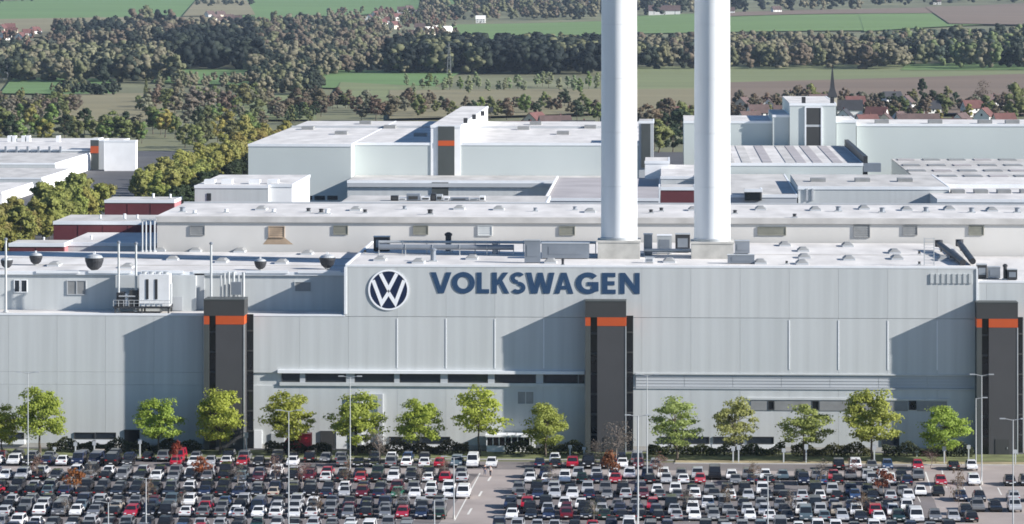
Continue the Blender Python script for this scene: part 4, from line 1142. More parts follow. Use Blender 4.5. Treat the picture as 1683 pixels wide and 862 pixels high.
# ------------------------------------------------------------------ trees
def leaf_quads(rs, c, size, out=None, jitter=.42):
    """one small four-sided leaf clump at each point; with OUT they face roughly outwards"""
    n = len(c)
    nr = rs.normal(size=(n, 3))
    if out is not None: nr = nr * jitter + out / np.maximum(np.linalg.norm(out, axis=1, keepdims=True), 1e-6)
    nr /= np.linalg.norm(nr, axis=1, keepdims=True)
    a = rs.normal(size=(n, 3)); a -= (a * nr).sum(1, keepdims=True) * nr
    a /= np.linalg.norm(a, axis=1, keepdims=True)
    b = np.cross(nr, a)
    s = (size * rs.uniform(.6, 1.35, n))[:, None]
    a = a * s; b = b * s * .8
    v = np.stack([c - a - b * .25, c + b, c + a + b * .1, c - b * .8], 1).reshape(-1, 3)
    q = np.arange(4 * n).reshape(-1, 4)
    return v, q
def clumps(rs, H, r, h0, nc, flat=.7, shell=.55):
    d = rs.normal(size=(nc, 3)); d /= np.linalg.norm(d, axis=1, keepdims=True)
    u = rs.uniform(shell ** 2, 1, nc) ** .5
    zc, rz = (H + h0) / 2, (H - h0) / 2
    c = d * u[:, None] * np.array([r * .80, r * .80, rz * .86]); c[:, 2] += zc
    tp = np.clip((c[:, 2] - h0) / (H - h0), 0, 1); c[:, :2] *= (1.18 - .55 * tp)[:, None]
    cr = r * rs.uniform(.20, .42, nc) * (18 / max(nc, 18)) ** .3
    return c, cr
def crown_arrays(seed, H, r, h0, nc, nl, leaf, flat=.7, shell=.55, rmin=.55, jt=.42, heart=0):
    rs = np.random.RandomState(seed)
    c, cr = clumps(rs, H, r, h0, nc, flat, shell)
    k = rs.randint(0, nc, nl)
    d = rs.normal(size=(nl, 3)); d /= np.linalg.norm(d, axis=1, keepdims=True)
    p = c[k] + d * (cr[k] * rs.uniform(rmin, 1.0, nl) ** .6)[:, None] * np.array([1, 1, flat])
    if rmin < .4: p = c[k] + (p - c[k]) * rs.uniform(.7, 1.35, (nl, 1))
    out = d * .55 + (p - np.array([0, 0, h0 + (H - h0) * .42])) / np.array([r, r, (H - h0) * .5]) * .6
    v, q = leaf_quads(rs, p, leaf, out, jt)
    if heart:
        v2, q2 = lumps(rs, c, cr, heart, flat); q = np.concatenate([q, q2 + len(v)]); v = np.concatenate([v, v2])
    return v, q, c
def trunk_mb(H, h0, cl, rt, limbs=7, seed=0):
    b = MB(); rg = random.Random(seed)
    top = h0 + (H - h0) * .62
    pts = [Vector((0, 0, -.3)), Vector((rg.uniform(-.1, .1), rg.uniform(-.1, .1), h0 * .6)), Vector((rg.uniform(-.2, .2), rg.uniform(-.2, .2), h0 * 1.15)), Vector((rg.uniform(-.3, .3), rg.uniform(-.3, .3), top))]
    rad = [rt, rt * .8, rt * .62, rt * .18]
    for i in range(3): b.tube(pts[i], pts[i + 1], rad[i], rad[i + 1], 7, cap=(i != 1))
    for k in range(limbs):
        c = Vector(cl[k % len(cl)])
        f = rg.uniform(.25, .85)
        s = pts[2].lerp(pts[3], f) if c.z > pts[2].z else pts[1].lerp(pts[2], .85)
        mid = s.lerp(c, .55) + Vector((0, 0, .04 * H))
        b.tube(s, mid, rt * .28, rt * .17, 5, cap=False); b.tube(mid, c, rt * .17, rt * .05, 5, cap=False)
    return b
_cv, _cf = [], []
def _cube_ball():
    b = bmesh.new(); bmesh.ops.create_cube(b, size=2.0); bmesh.ops.subdivide_edges(b, edges=b.edges[:], cuts=1, use_grid_fill=True)
    v = np.array([x.co.normalized()[:] for x in b.verts]); b.verts.index_update()
    q = np.array([[x.index for x in f.verts] for f in b.faces]); b.free()
    return v, q
BALL_V, BALL_Q = _cube_ball()
def lumps(rs, c, cr, k, flat):
    """an uneven solid heart for each leaf clump"""
    V, Q = [], []
    for i in range(len(c)):
        v = BALL_V * (cr[i] * k * rs.uniform(.78, 1.18, (len(BALL_V), 1))) * np.array([1, 1, flat]) + c[i]
        Q.append(BALL_Q + len(BALL_V) * i); V.append(v)
    return np.concatenate(V), np.concatenate(Q)
def tree_kind(seed, H, r, h0, nc, nl, leaf, rt, mats=('leaf', 'bark'), flat=.7, shell=.55, limbs=7, heart=0):
    v, q, c = crown_arrays(seed, H, r, h0, nc, nl, leaf, flat, shell, heart=heart, rmin=.3 if mats[0] == 'leaf_near' else .55)
    cm = np_mesh('crown', v, q, [mats[0]], smooth=True)
    return cm, trunk_mb(H, h0, c, rt, limbs, seed).mesh('trunk', mats[1]), H
def plant(kind, name, label, loc, s, rz, col, group, cat='tree'):
    t = thing(name, label, cat, loc, rz, group)
    t.scale = (s[0], s[0], s[1])
    link('trunk', kind[1], t)
    c = link('crown', kind[0], t); c.color = (*col, 1)
    return t
def jit(rg, col, a=.18):
    k = 1 + rg.uniform(-a, a)
    return tuple(max(.005, c * k * (1 + rg.uniform(-.08, .08))) for c in col)
# --- the row in front of the hall
TR = [(3, 752, 668, 70, 'half seen at the left edge'), (66, 757, 640, 100, 'beside the first lamp post, left of the low wing shadow'), (262, 752, 652, 88, 'standing in the blue shadow left of the first stair tower'), (361, 756, 638, 92, 'directly in front of the first stair tower'),
      (474, 754, 642, 98, 'above the red lorry'), (585, 756, 645, 104, 'in front of the loading gate, crossed by a lamp post'), (690, 752, 653, 88, 'with one low branch reaching right, under the window band'), (788, 752, 630, 94, 'tall and loose, reaching the window band'),
      (897, 752, 655, 86, 'in the shadow left of the middle stair tower'), (1113, 765, 655, 96, 'first right of the middle stair tower'), (1207, 765, 655, 78, 'narrow, between two dark low windows'), (1322, 765, 665, 100, 'sparse and wide, with a pale trunk base'), (1434, 765, 638, 104, 'tallest of the right hand half'), (1553, 762, 662, 96, 'in the shadow left of the last stair tower')]
rg = random.Random(11)
near_k = [tree_kind(100 + k, 11, 5.0, 1.4, 60, 6500, .19, .24, ('leaf_near', 'bark'), .55, .35, 16) for k in range(5)] + \
         [tree_kind(120 + k, 11, 5.1, 1.9, 46, 4200, .20, .22, ('leaf_near', 'bark'), .40, .4, 22) for k in range(3)]
for k, (x, yb, yt, wpx, lab) in enumerate(TR):
    Y = 591.0 if x < 1100 else 587.5
    X = ax(x, Y); Hm = (yb - yt) * Y / FPX; rm = wpx / 2 * Y / FPX
    sparse = x in (1322, 1113, 1207, 788)
    kd = near_k[5 + k % 3] if sparse else near_k[k % 5]
    base = (.34, .395, .075) if x < 1000 else (.33, .37, .10)
    if x in (897, 1553): base = (.33, .385, .085)
    if x in (1322, 1207, 1113): base = (.31, .345, .115)
    plant(kd, 'verge_tree', f'yellow green tree {lab}', (X, Y, .1), (rm / 4.25, Hm / 10.8), rg.uniform(0, 6.28), jit(rg, base, .05), 'trees along the verge before the hall')
# --- autumn and bare trees among the cars
aut_k = [tree_kind(140 + k, 4.5, 2.2, 1.2, 12, 520, .20, .10, ('leaf_near', 'bark_pale'), .7, .4, 10) for k in range(3)]
bare_k = [tree_kind(150 + k, 7.0, 2.9, 1.3, 34, 420, .14, .11, ('leaf_near', 'bark_pale'), .8, .3, 26) for k in range(3)]
OR, RD, PK, BR, GY = (.30, .125, .045), (.26, .06, .035), (.22, .13, .10), (.16, .11, .07), (.15, .13, .11)
for k, (x, yb, h, wd, kind, col, lab) in enumerate([
    (125, 812, 46, 46, 'a', OR, 'round orange tree among the cars on the left'), (330, 788, 40, 42, 'a', (.32, .11, .05), 'orange red round tree below the first stair tower'), (291, 768, 44, 26, 'a', RD, 'small red tree at the verge left of the first stair tower'),
    (452, 796, 52, 40, 'b', PK, 'pinkish bare tree among the cars below the red lorry'), (243, 842, 66, 34, 'b', BR, 'brown bare tree beside a lamp post on the left'), (1000, 800, 62, 44, 'a', (.21, .085, .04), 'red and green tree below the middle stair tower'),
    (1012, 768, 82, 78, 'b', GY, 'wide grey bare tree in front of the middle stair tower foot'), (980, 768, 50, 44, 'b', GY, 'low bare tree at the left corner of the middle stair tower'), (622, 768, 70, 54, 'b', GY, 'grey bare tree between two leafy verge trees'), (1452, 818, 50, 44, 'a', (.22, .08, .05), 'reddish tree among the cars on the right'),
    (1575, 852, 96, 36, 'b', BR, 'tall bare sapling on the half empty tan ground'), (1350, 806, 56, 40, 'b', GY, 'bare grey tree among the cars under the sparse verge tree'), (975, 862, 44, 48, 'b', (.08, .085, .05), 'dark bare tree in the front row of cars'), (390, 815, 58, 36, 'b', GY, 'grey bare tree among the cars left of the tall pole'),
    (1085, 790, 52, 40, 'b', PK, 'pinkish bare tree right of the thick lamp pole'), (570, 806, 56, 34, 'b', BR, 'brown bare tree below the loading gate'), (1240, 800, 44, 36, 'b', BR, 'small brown bare tree above the short white pole'), (690, 800, 40, 30, 'b', GY, 'small bare tree left of the drive'),
    (150, 800, 50, 34, 'b', GY, 'grey bare tree right of the round orange tree'), (60, 790, 46, 36, 'b', PK, 'pinkish bare tree behind the first lamp post'), (498, 800, 46, 36, 'b', (.19, .08, .07), 'maroon tinted bare tree right of the tall pole'),
    (520, 850, 40, 34, 'b', BR, 'brown bare tree in the nearest rows, right of the tall pole'), (655, 840, 46, 36, 'b', GY, 'grey bare tree in the lower rows left of the drive'), (730, 790, 44, 30, 'b', PK, 'pinkish bare tree close to the head of the drive'), (905, 806, 46, 36, 'b', GY, 'grey bare tree among cars below the last shadow side tree'),
    (1130, 845, 46, 38, 'b', GY, 'grey bare tree in the lower rows, right of the thick pole'), (1195, 840, 48, 34, 'b', BR, 'brown bare tree left of the short white pole'), (1300, 850, 48, 36, 'b', GY, 'grey bare tree right of the short white pole'), (1415, 850, 46, 38, 'b', BR, 'brown bare tree in the lower rows below the reddish tree'), (300, 842, 44, 32, 'b', GY, 'grey bare tree in the lower rows on the left'), (1400, 790, 40, 34, 'b', (.20, .10, .09), 'rust tinted bare tree left of the reddish tree'),
    (108, 850, 36, 30, 'b', GY, 'bare tree in the lower left among dark cars'), (1530, 770, 34, 40, 'b', (.10, .05, .05), 'purple brown bush behind the lone red car')]):
    X, Y, Z = gnd(x, yb); Hm = h * Y / FPX; rm = wd / 2 * Y / FPX
    kd = (aut_k if kind == 'a' else bare_k)[k % 3]
    plant(kd, 'autumn_tree' if kind == 'a' else 'bare_tree', lab, (X, Y, 0), (rm / (2.2 if kind == 'a' else 2.8), Hm / kd[2]), k * 1.3, col, 'small trees between the parked cars')
# --- hedges along the hall
hr = np.random.RandomState(5)
for x0, x1, col, lab in ((78, 330, (.06, .068, .035), 'dark hedge below the blue shadow on the left'), (436, 545, (.06, .06, .035), 'dark hedge below the red lorry'), (575, 770, (.075, .07, .045), 'brownish hedge between the leafy verge trees'), (830, 965, (.055, .065, .03), 'dark hedge left of the middle stair tower'), (1065, 1290, (.075, .085, .035), 'olive hedge right of the middle stair tower'), (1300, 1430, (.08, .08, .035), 'olive hedge under the sparse verge tree'), (1450, 1600, (.05, .06, .035), 'dark hedge left of the last stair tower')):
    Y = 593.5; X0, X1 = ax(x0, Y), ax(x1, Y); n = int((X1 - X0) * 150)
    c = np.stack([hr.uniform(X0, X1, n), hr.uniform(Y - .7, Y + .7, n), .1 + 1.7 * hr.uniform(0, 1, n) ** .7], 1)
    c[:, 2] *= 1 + .45 * np.sin(c[:, 0] * 1.1) * np.sin(c[:, 0] * .41)
    v, q = leaf_quads(hr, c, .2, np.stack([np.zeros(n), c[:, 1] - Y, c[:, 2] - 1.0], 1), .8)
    t = thing('hedge', lab, 'hedge', (0, 0, 0), 0, 'hedges along the hall foot')
    f = link('foliage', np_mesh('foliage', v, q, ['leaf_near']), t); f.color = (*[q_ * 1.45 for q_ in col], 1)
    b = MB()
    for x in np.arange(X0 + .4, X1 - .4, 1.2): b.tube((x, Y, .05), (x + .1, Y, 1.2), .06, .03, 5)
    b.build('stem', 'bark', t)
# --- avenue of yellowing trees west of the far halls
av_k = [tree_kind(200 + k, 15, 6.0, 1.0, 34, 1900, .42, .3, ('leaf', 'bark'), heart=.72) for k in range(5)]
rg = random.Random(21); k = 0
Y = 905.0
while Y < 1640:
    if 1190 < Y < 1228: Y = 1228
    for row in (0, 1):
        k += 1
        f = (Y - 905) / 735
        col = (.205, .195, .058) if f < .22 else (.215, .228, .062) if f < .42 else (.235, .24, .068) if f < .8 else (.235, .205, .06)
        s = rg.uniform(.76, 1.0) * (1.0 if row == 0 else 1.05)
        plant(av_k[k % 5], 'avenue_tree', f"yellow green avenue tree, {nth((k + 1) // 2)} from the near end, {'hall side' if row == 0 else 'far side'} row", ((-157 if Y < 1200 else -145) - 9 * row + rg.uniform(-1.2, 1.2), Y + rg.uniform(-2, 2) + 6 * row, 0), (s, s * rg.uniform(.9, 1.1)), rg.uniform(0, 6.28), jit(rg, col, .14), 'avenue trees west of the halls')
    Y += 12.5 + (Y - 905) * .004
rg = random.Random(22)
for k in range(36):
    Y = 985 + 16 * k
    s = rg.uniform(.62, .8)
    plant(av_k[k % 5], 'hall_side_tree', f'dark shaded tree, {nth(k + 1)} from the near end, beside the big pale hall', (-133 + rg.uniform(-4, 4), Y, 0), (s * 1.1, s), rg.uniform(0, 6.28), jit(rg, (.035, .05, .022), .15), 'shaded trees beside the big pale hall', 'tree')  # hall's shadow put into the dark crown colour
# --- countryside trees that can be told apart
cs_k = [tree_kind(230 + k, 14, 5.6, 1.2, 24, 800, .45, .3, ('leaf', 'bark'), heart=.75) for k in range(6)]
co_k = [tree_kind(240 + k, 16, 3.2, .6, 24, 420, .5, .25, ('leaf', 'bark'), .9, heart=.95) for k in range(3)]
def conifer(seed, H=16, r=3.2):
    rs = np.random.RandomState(seed); n = 480
    z = H * (.06 + .94 * rs.uniform(0, 1, n) ** 1.4); a = rs.uniform(0, 6.283, n); rr = r * (1 - z / H) * rs.uniform(.55, 1.0, n) * (1 + .25 * np.sin(z * 3.2))
    v, q = leaf_quads(rs, np.stack([rr * np.cos(a), rr * np.sin(a), z], 1), .6)
    return np_mesh('crown', v, q, ['leaf']), MB().tube((0, 0, -.3), (0, 0, H * .9), .28, .05, 7).mesh('trunk', 'bark'), H
cf_k = [conifer(250 + k) for k in range(2)]
OLV, GRN, DGR, BRN, GBR, YEL, PAL = (.14, .155, .06), (.135, .18, .055), (.034, .052, .026), (.13, .102, .072), (.175, .16, .115), (.24, .215, .065), (.20, .235, .125)
def scatter(n, x0, x1, y0, y1, hr_, cols, group, phrase, seed, name='country_tree', kinds=cs_k, avoid=None, wsc=1.0, edge=None):
    rg = random.Random(seed); P = []
    for i in range(n):
        x = x0 + (x1 - x0) * (i + rg.uniform(.1, .9)) / n
        y = y0 + (y1 - y0) * rg.random()
        if edge: y = edge(x, y)
        P.append((x, y))
    P.sort()
    for i, (x, y) in enumerate(P):
        X, Y, Z = gnd(x, y); H = rg.uniform(*hr_); kd = rg.choice(kinds); c = rg.choice(cols)
        word = {OLV: 'olive', GRN: 'green', DGR: 'dark green', BRN: 'brown', GBR: 'grey brown', YEL: 'yellowish', PAL: 'pale green'}[c]
        s = H / kd[2]
        plant(kd, name, f'{word} tree, {nth(i + 1)} from the left {phrase}', (X, Y, Z), (s * wsc * rg.uniform(.85, 1.2), s), rg.uniform(0, 6.28), jit(rg, c, .2), group)
scatter(34, -25, 430, 214, 250, (11, 16), [OLV, GRN, OLV, GRN, GBR, DGR, YEL], 'trees behind the far left halls', 'in the front row behind the far left hall', 31, edge=lambda x, y: min(y, 236) if x < 235 else y)
scatter(26, -25, 440, 198, 216, (9, 13), [OLV, GBR, GRN, GBR, DGR], 'trees behind the far left halls', 'in the middle row behind the far left hall', 32, edge=lambda x, y: 222 if 105 < x < 250 else y)
scatter(26, -20, 130, 176, 196, (9, 13), [BRN, GBR, GBR, OLV], 'trees behind the far left halls', 'in the back row behind the far left hall', 33)
scatter(28, 225, 450, 168, 196, (11, 16), [GBR, BRN, GBR, GBR, OLV], 'trees behind the far left halls', 'in the grey brown thicket behind the avenue', 34)
scatter(30, 440, 700, 176, 200, (9, 15), [BRN, GBR, BRN, BRN, OLV], 'trees behind the big pale hall', 'of the brown thicket above the big pale hall', 35)
scatter(10, 470, 520, 186, 206, (9, 13), [DGR, OLV], 'trees behind the big pale hall', 'in the dark clump above the big pale hall', 36, kinds=co_k)
scatter(26, 660, 985, 142, 158, (9, 14), [PAL, PAL, GRN, PAL], 'row of poplars across the plain', 'in the pale poplar row across the plain', 37, 'poplar', co_k, wsc=1.25)
scatter(30, 690, 990, 178, 204, (8, 13), [BRN, DGR, OLV, BRN, GRN], 'trees behind the big pale hall', 'between the stair panel and the first chimney', 38)
scatter(14, 1046, 1142, 200, 258, (12, 17), [DGR, BRN, OLV, BRN], 'trees between the chimneys', 'in the dark clump between the two chimneys', 39)
scatter(40, 1200, 1690, 172, 198, (9, 15), [BRN, DGR, BRN, GBR, OLV, BRN], 'village trees behind the far halls', 'among the village houses by the church', 40)
scatter(30, 1205, 1690, 180, 196, (8, 12), [BRN, BRN, GBR, DGR, BRN], 'village trees behind the far halls', 'in the brown gardens between the village houses', 42)
scatter(16, 1205, 1690, 196, 206, (8, 11), [BRN, OLV, YEL, BRN], 'village trees behind the far halls', 'in front gardens above the far hall roofs', 41)
for x, yb, yt, kd, c, lab in ((1516, 178, 120, co_k[0], DGR, 'tall dark slim tree standing over the village houses'), (1615, 180, 128, bare_k[0], BRN, 'tall bare tree at the end of the village'), (1310, 180, 150, cf_k[0], DGR, 'dark pointed conifer left of the church spire'), (1326, 180, 142, cs_k[1], BRN, 'dark round tree just left of the church spire'), (1095, 215, 152, cs_k[2], BRN, 'large dark brown tree between the two chimneys'), (240, 165, 130, cf_k[1], OLV, 'pointed tree at the edge of the grey wood'), (1668, 200, 132, cs_k[3], OLV, 'olive tree at the right end of the village')):
    X, Y, Z = gnd(x, yb); H = (yb - yt) * Y / FPX
    plant(kd, 'conifer' if kd in cf_k else 'country_tree', lab, (X, Y, Z), (H / kd[2] * (1.0 if kd not in co_k else .8), H / kd[2]), 0, c, 'single trees by the village', 'tree')
# --- far woods: each one mass
fk = []
for k in range(6):
    v, q, c = crown_arrays(300 + k, 1.0, .40, .02, 9, 88, .055, .9, .25, .9, .35, heart=1.0)
    fk.append((v, q))
DK, DN, GB, GR2, BR2, RB = (.030, .040, .028), (.014, .021, .019), (.16, .148, .098), (.132, .138, .074), (.135, .108, .078), (.155, .095, .07)  # DN puts the woods' navy shadow patches into the crown colour
def forest(label, n, x0, x1, y0, y1, hr_, cols, seed, edge=None, wide=1.0):
    rs = np.random.RandomState(seed); V, Q, Cc = [], [], []; o = 0
    for i in range(n):
        x = rs.uniform(x0, x1); y = rs.uniform(y0, y1) if edge is None else rs.uniform(*edge(x))
        X, Y, Z = gnd(x, y); v, q = fk[rs.randint(6)]
        h = rs.uniform(*hr_); a = rs.uniform(0, 6.283); ca, sa = math.cos(a), math.sin(a); w_ = h * rs.uniform(.85, 1.35) * wide
        p = np.empty_like(v); p[:, 0] = X + (v[:, 0] * ca - v[:, 1] * sa) * w_; p[:, 1] = Y + (v[:, 0] * sa + v[:, 1] * ca) * w_; p[:, 2] = Z + v[:, 2] * h
        V.append(p); Q.append(q + o); o += len(v)
        cell = (int(x // 23) * 7919 + int(y // 9) * 104729 + seed * 31) % 9973
        c = np.array(cols[(cell if rs.rand() < .72 else rs.randint(99)) % len(cols)]) * rs.uniform(.8, 1.2)
        Cc.append(np.repeat(c[None], len(v), 0))
    ob = bpy.data.objects.new('forest', np_mesh('forest', np.concatenate(V), np.concatenate(Q), ['leaf_attr'], np.concatenate(Cc), smooth=True))
    COL.objects.link(ob); ob['kind'] = 'stuff'; ob['label'] = label; ob['category'] = 'forest'
    return ob
lin = lambda pts: (lambda x: np.interp(x, [p[0] for p in pts], [p[1] for p in pts]))
forest('dark far forest along the top edge on the right', 420, 1030, 1800, 0, 0, (18, 24), [DK, DN, GB, DK], 51, lambda x: (-16, float(lin([(1000, 28), (1300, 22), (1420, 17), (1560, 7), (1800, 2)])(x))))
forest('grey brown wood behind the bright field left of the chimneys', 330, 690, 1000, 0, 0, (15, 21), [GB, BR2, DK, GR2], 52, lambda x: (-2, float(lin([(690, 40), (760, 36), (1000, 32)])(x))))
forest('trees around the red roofed hamlet uphill', 150, 540, 750, 22, 80, (10, 15), [RB, BR2, GB, GR2], 53)
forest('brown and dark wood left of the middle hamlet', 360, 415, 620, 46, 98, (15, 21), [BR2, DK, GB, BR2, GR2], 54)
forest('wide dark wood in the middle of the plain', 520, 640, 1000, 96, 123, (20, 26), [DN, DN, DK, GR2, DN], 55)
forest('grey green wood in front of the middle hamlet', 170, 545, 700, 78, 124, (12, 17), [GB, GR2, BR2, GB], 56)
forest('long wood ridge on the upper left', 320, 90, 420, 52, 84, (15, 22), [DK, GB, DN, BR2], 57)
forest('deep dark wood patch at the upper left centre', 260, 275, 425, 80, 117, (20, 26), [DN, DK, DN], 58)
forest('pale grey green tree band on the left plain', 330, -40, 292, 100, 138, (16, 22), [GB, GR2, (.17, .17, .105), DK, GR2], 59)
forest('trees around the far left hamlet', 70, -40, 130, 58, 86, (9, 13), [BR2, DK, RB, GB], 60)
forest('grey wood right of the left green meadow', 200, 408, 560, 98, 128, (13, 18), [GB, GR2, DK, GB], 61)
forest('dark green scrub under the grey wood', 120, 415, 530, 130, 160, (9, 14), [GR2, DK, GB], 62)
forest('brown green wood below the bright field on the right', 470, 1030, 1490, 84, 116, (16, 22), [GB, GR2, GB, (.165, .16, .09), BR2, GB, DK], 63)
forest('green and blue dark wood at the right edge', 420, 1430, 1800, 72, 117, (16, 23), [GR2, DK, (.13, .165, .07), DN, (.06, .08, .06), GB], 64, lambda x: (float(lin([(1430, 84), (1683, 70)])(x)), float(lin([(1430, 110), (1683, 118)])(x))))
forest('thin tree line by the small green field on the left', 40, 85, 200, 150, 160, (7, 10), [GR2, DK], 65)
forest('hedge line on the upper field', 26, 320, 425, 6, 14, (9, 12), [DK, GB], 66)
forest('line of bushes across the meadow', 50, 260, 460, 136, 146, (7, 10), [GB, GR2], 67)
forest('big round trees on the ridge, upper left', 10, 215, 285, 44, 52, (24, 28), [DN, BR2, GR2], 68, wide=.8)
forest('dark wood at the top left corner', 90, -60, 180, -10, 6, (12, 16), [DK, GB, DN], 69, lambda x: (-8, 7 - x * .05))
# ------------------------------------------------------------------ cars
def car_model(kind):
    L, Wd, belt, roof = {'hatchback': (4.15, .87, .93, 1.47), 'saloon': (4.65, .90, .93, 1.43), 'estate car': (4.7, .90, .94, 1.48), 'suv': (4.55, .93, 1.06, 1.70), 'van': (5.1, .98, 1.12, 1.98)}[kind]
    prof = {'hatchback': [(0, .42), (.02, .64), (.14, .76), (1.05, belt), (L - .25, belt + .02), (L - .04, .78), (L, .45), (L - .1, .30), (.12, .28)],
            'saloon': [(0, .42), (.02, .62), (.16, .75), (1.2, belt), (L - .9, belt + .02), (L - .06, belt - .04), (L, .50), (L - .1, .30), (.12, .28)],
            'estate car': [(0, .42), (.02, .62), (.16, .75), (1.2, belt), (L - .2, belt + .02), (L - .03, .78), (L, .48), (L - .1, .30), (.12, .28)],
            'suv': [(0, .50), (.02, .78), (.14, .92), (1.15, belt), (L - .2, belt + .02), (L - .03, .85), (L, .52), (L - .1, .36), (.12, .34)],
            'van': [(0, .48), (.02, .85), (.12, 1.0), (.75, belt), (L - .06, belt + .02), (L - .02, .8), (L, .5), (L - .1, .34), (.12, .32)]}[kind]
    cab = {'hatchback': (1.0, 1.75, L - .85, L - .3), 'saloon': (1.15, 1.95, L - 1.45, L - .85), 'estate car': (1.15, 1.95, L - .62, L - .22), 'suv': (1.1, 1.75, L - .65, L - .22), 'van': (.72, 1.35, L - .25, L - .08)}[kind]
    wt = Wd * (.74 if kind not in ('van', 'suv') else .82)
    b = MB()
    n = len(prof); V = []
    for s in (-1, 1):
        for y, z in prof: V.append((s * (Wd - (.06 if z > .85 else .03 if z < .4 else 0)), y - L / 2, z))
    b.add(V, [tuple(range(n - 1, -1, -1)) if False else tuple(range(n)), tuple(range(2 * n - 1, n - 1, -1))] + [(i, n + i, n + (i + 1) % n, (i + 1) % n) for i in range(n)])
    y0, y1, y2, y3 = [c - L / 2 for c in cab]; zb = belt - .02; wb = Wd - .07
    C = [(-wb, y0, zb), (wb, y0, zb), (wb, y3, zb), (-wb, y3, zb), (-wt, y1, roof - .04), (wt, y1, roof - .04), (wt, y2, roof - .03), (-wt, y2, roof - .03), (-wt * .8, y1 + .15, roof), (wt * .8, y1 + .15, roof), (wt * .8, y2 - .12, roof), (-wt * .8, y2 - .12, roof)]
    b.add(C, [(0, 1, 5, 4), (1, 2, 6, 5), (2, 3, 7, 6), (3, 0, 4, 7), (4, 5, 9, 8), (5, 6, 10, 9), (6, 7, 11, 10), (7, 4, 8, 11), (8, 9, 10, 11)])
    C = [Vector(c) for c in C]
    def pane(a, bb, c, d, m0, off):
        """a thin glass panel inset in the quad a b c d (bottom pair, top pair)"""
        a, bb, c, d = C[a], C[bb], C[c], C[d]
        nrm = (bb - a).cross(d - a).normalized()
        def P(u, v): return a.lerp(bb, u).lerp(d.lerp(c, u), v)
        q = [P(m0, .10), P(1 - m0, .10), P(1 - m0, .93), P(m0, .93)]
        o = MB(); o.add([p + nrm * off for p in q] + [p + nrm * .002 for p in q], [(0, 1, 2, 3), (0, 4, 5, 1), (1, 5, 6, 2), (2, 6, 7, 3), (3, 7, 4, 0)])
        return o
    parts = {'body': b.mesh('body', 'paint'), 'windscreen': pane(0, 1, 5, 4, .05, .018).mesh('windscreen', 'car_glass'), 'rear_window': pane(2, 3, 7, 6, .07, .018).mesh('rear_window', 'car_glass')}
    if kind == 'van':
        sw = [pane(1, 2, 6, 5, .30, .018), pane(3, 0, 4, 7, .30, .018)]
    else:
        sw = [pane(1, 2, 6, 5, .07, .018), pane(3, 0, 4, 7, .07, .018)]
    parts['side_windows'] = [s.mesh('side_window', 'car_glass') for s in sw]
    r = .33 if kind != 'suv' else .37
    wh = MB(); wh.tube((-.11, 0, 0), (.11, 0, 0), r, n=12)
    hub = MB(); hub.tube((-.125, 0, 0), (.125, 0, 0), r * .62, n=10)
    parts['wheel'] = wh.mesh('wheel', 'tyre'); parts['rim'] = hub.mesh('rim', 'galv')
    parts['wheels'] = [(s * (Wd - .11), y, r) for s in (-1, 1) for y in (-L / 2 + .85, L / 2 - .85)]
    zl = prof[1][1]
    hd = MB().box(-.17, .17, -.05, .05, -.07, .07)
    parts['headlight'] = hd.mesh('headlight', 'lamp_clear'); parts['tail_light'] = hd.mesh('tail_light', 'lamp_red')
    parts['heads'] = [(s * (Wd - .27), -L / 2 + .045, zl + .02) for s in (-1, 1)]
    parts['tails'] = [(s * (Wd - .25), L / 2 - .04, prof[5][1] - .08 if kind != 'van' else 1.0) for s in (-1, 1)]
    pl = MB().box(-.26, .26, -.012, .012, -.055, .055).mesh('number_plate', 'plate')
    parts['plate'] = pl; parts['plates'] = [(0, -L / 2 - .002, .50), (0, L / 2 + .001, .55)]
    parts['L'] = L; parts['mb'] = (b, [pane(0, 1, 5, 4, .05, .018), pane(2, 3, 7, 6, .07, .018)] + sw, parts['wheels'], r)
    return parts
KINDS = ['hatchback', 'saloon', 'estate car', 'suv', 'van']
CARS = {k: car_model(k) for k in KINDS}
GC = 'cars parked in rows before the hall'
def make_car(kind, label, loc, rz, col):
    p = CARS[kind]
    t = thing('parked_car', label, 'van' if kind == 'van' else 'car', loc, rz, GC)
    o = link('body', p['body'], t); o.color = (*col, 1)
    link('windscreen', p['windscreen'], t); link('rear_window', p['rear_window'], t)
    for s in p['side_windows']: link('side_window', s, t)
    for q in p['wheels']: link('wheel', p['wheel'], t, q)
    for q in p['heads']: link('headlight', p['headlight'], t, q)
    for q in p['tails']: link('tail_light', p['tail_light'], t, q)
    link('number_plate', p['plate'], t, p['plates'][0] if math.cos(rz) > 0 else p['plates'][1])
    return t
PAINT = {'white': (.78, .78, .78), 'silver': (.40, .41, .43), 'grey': (.15, .155, .165), 'black': (.012, .012, .014), 'dark blue': (.014, .022, .055), 'blue': (.03, .07, .17), 'red': (.40, .012, .035), 'maroon': (.11, .010, .022), 'blue grey': (.085, .125, .15), 'green': (.02, .17, .09), 'beige': (.42, .36, .29), 'dark green': (.012, .035, .025)}
WTS = [('white', 17), ('silver', 14), ('grey', 17), ('black', 34), ('dark blue', 12), ('blue', 2.5), ('red', 2.5), ('maroon', 2), ('blue grey', 2.5), ('beige', 1), ('dark green', 1)]
rg = random.Random(77)
ROWS = [576.3, 559.0, 542.0, 521.2, 504.8]
def row_y(Y, x): return -30 + CZ * FPX * (CA + SA * (x - 841.5) / FPX) / Y
def gap(x, y):
    """the drive between the two halves of the car park"""
    xl = np.interp(y, [772, 775, 794, 818, 853, 880], [791, 791, 784, 763, 746, 728]); xr = np.interp(y, [772, 775, 790, 815, 850, 880], [860, 858, 844, 826, 806, 790])
    return xl - 11 < x < xr + 11
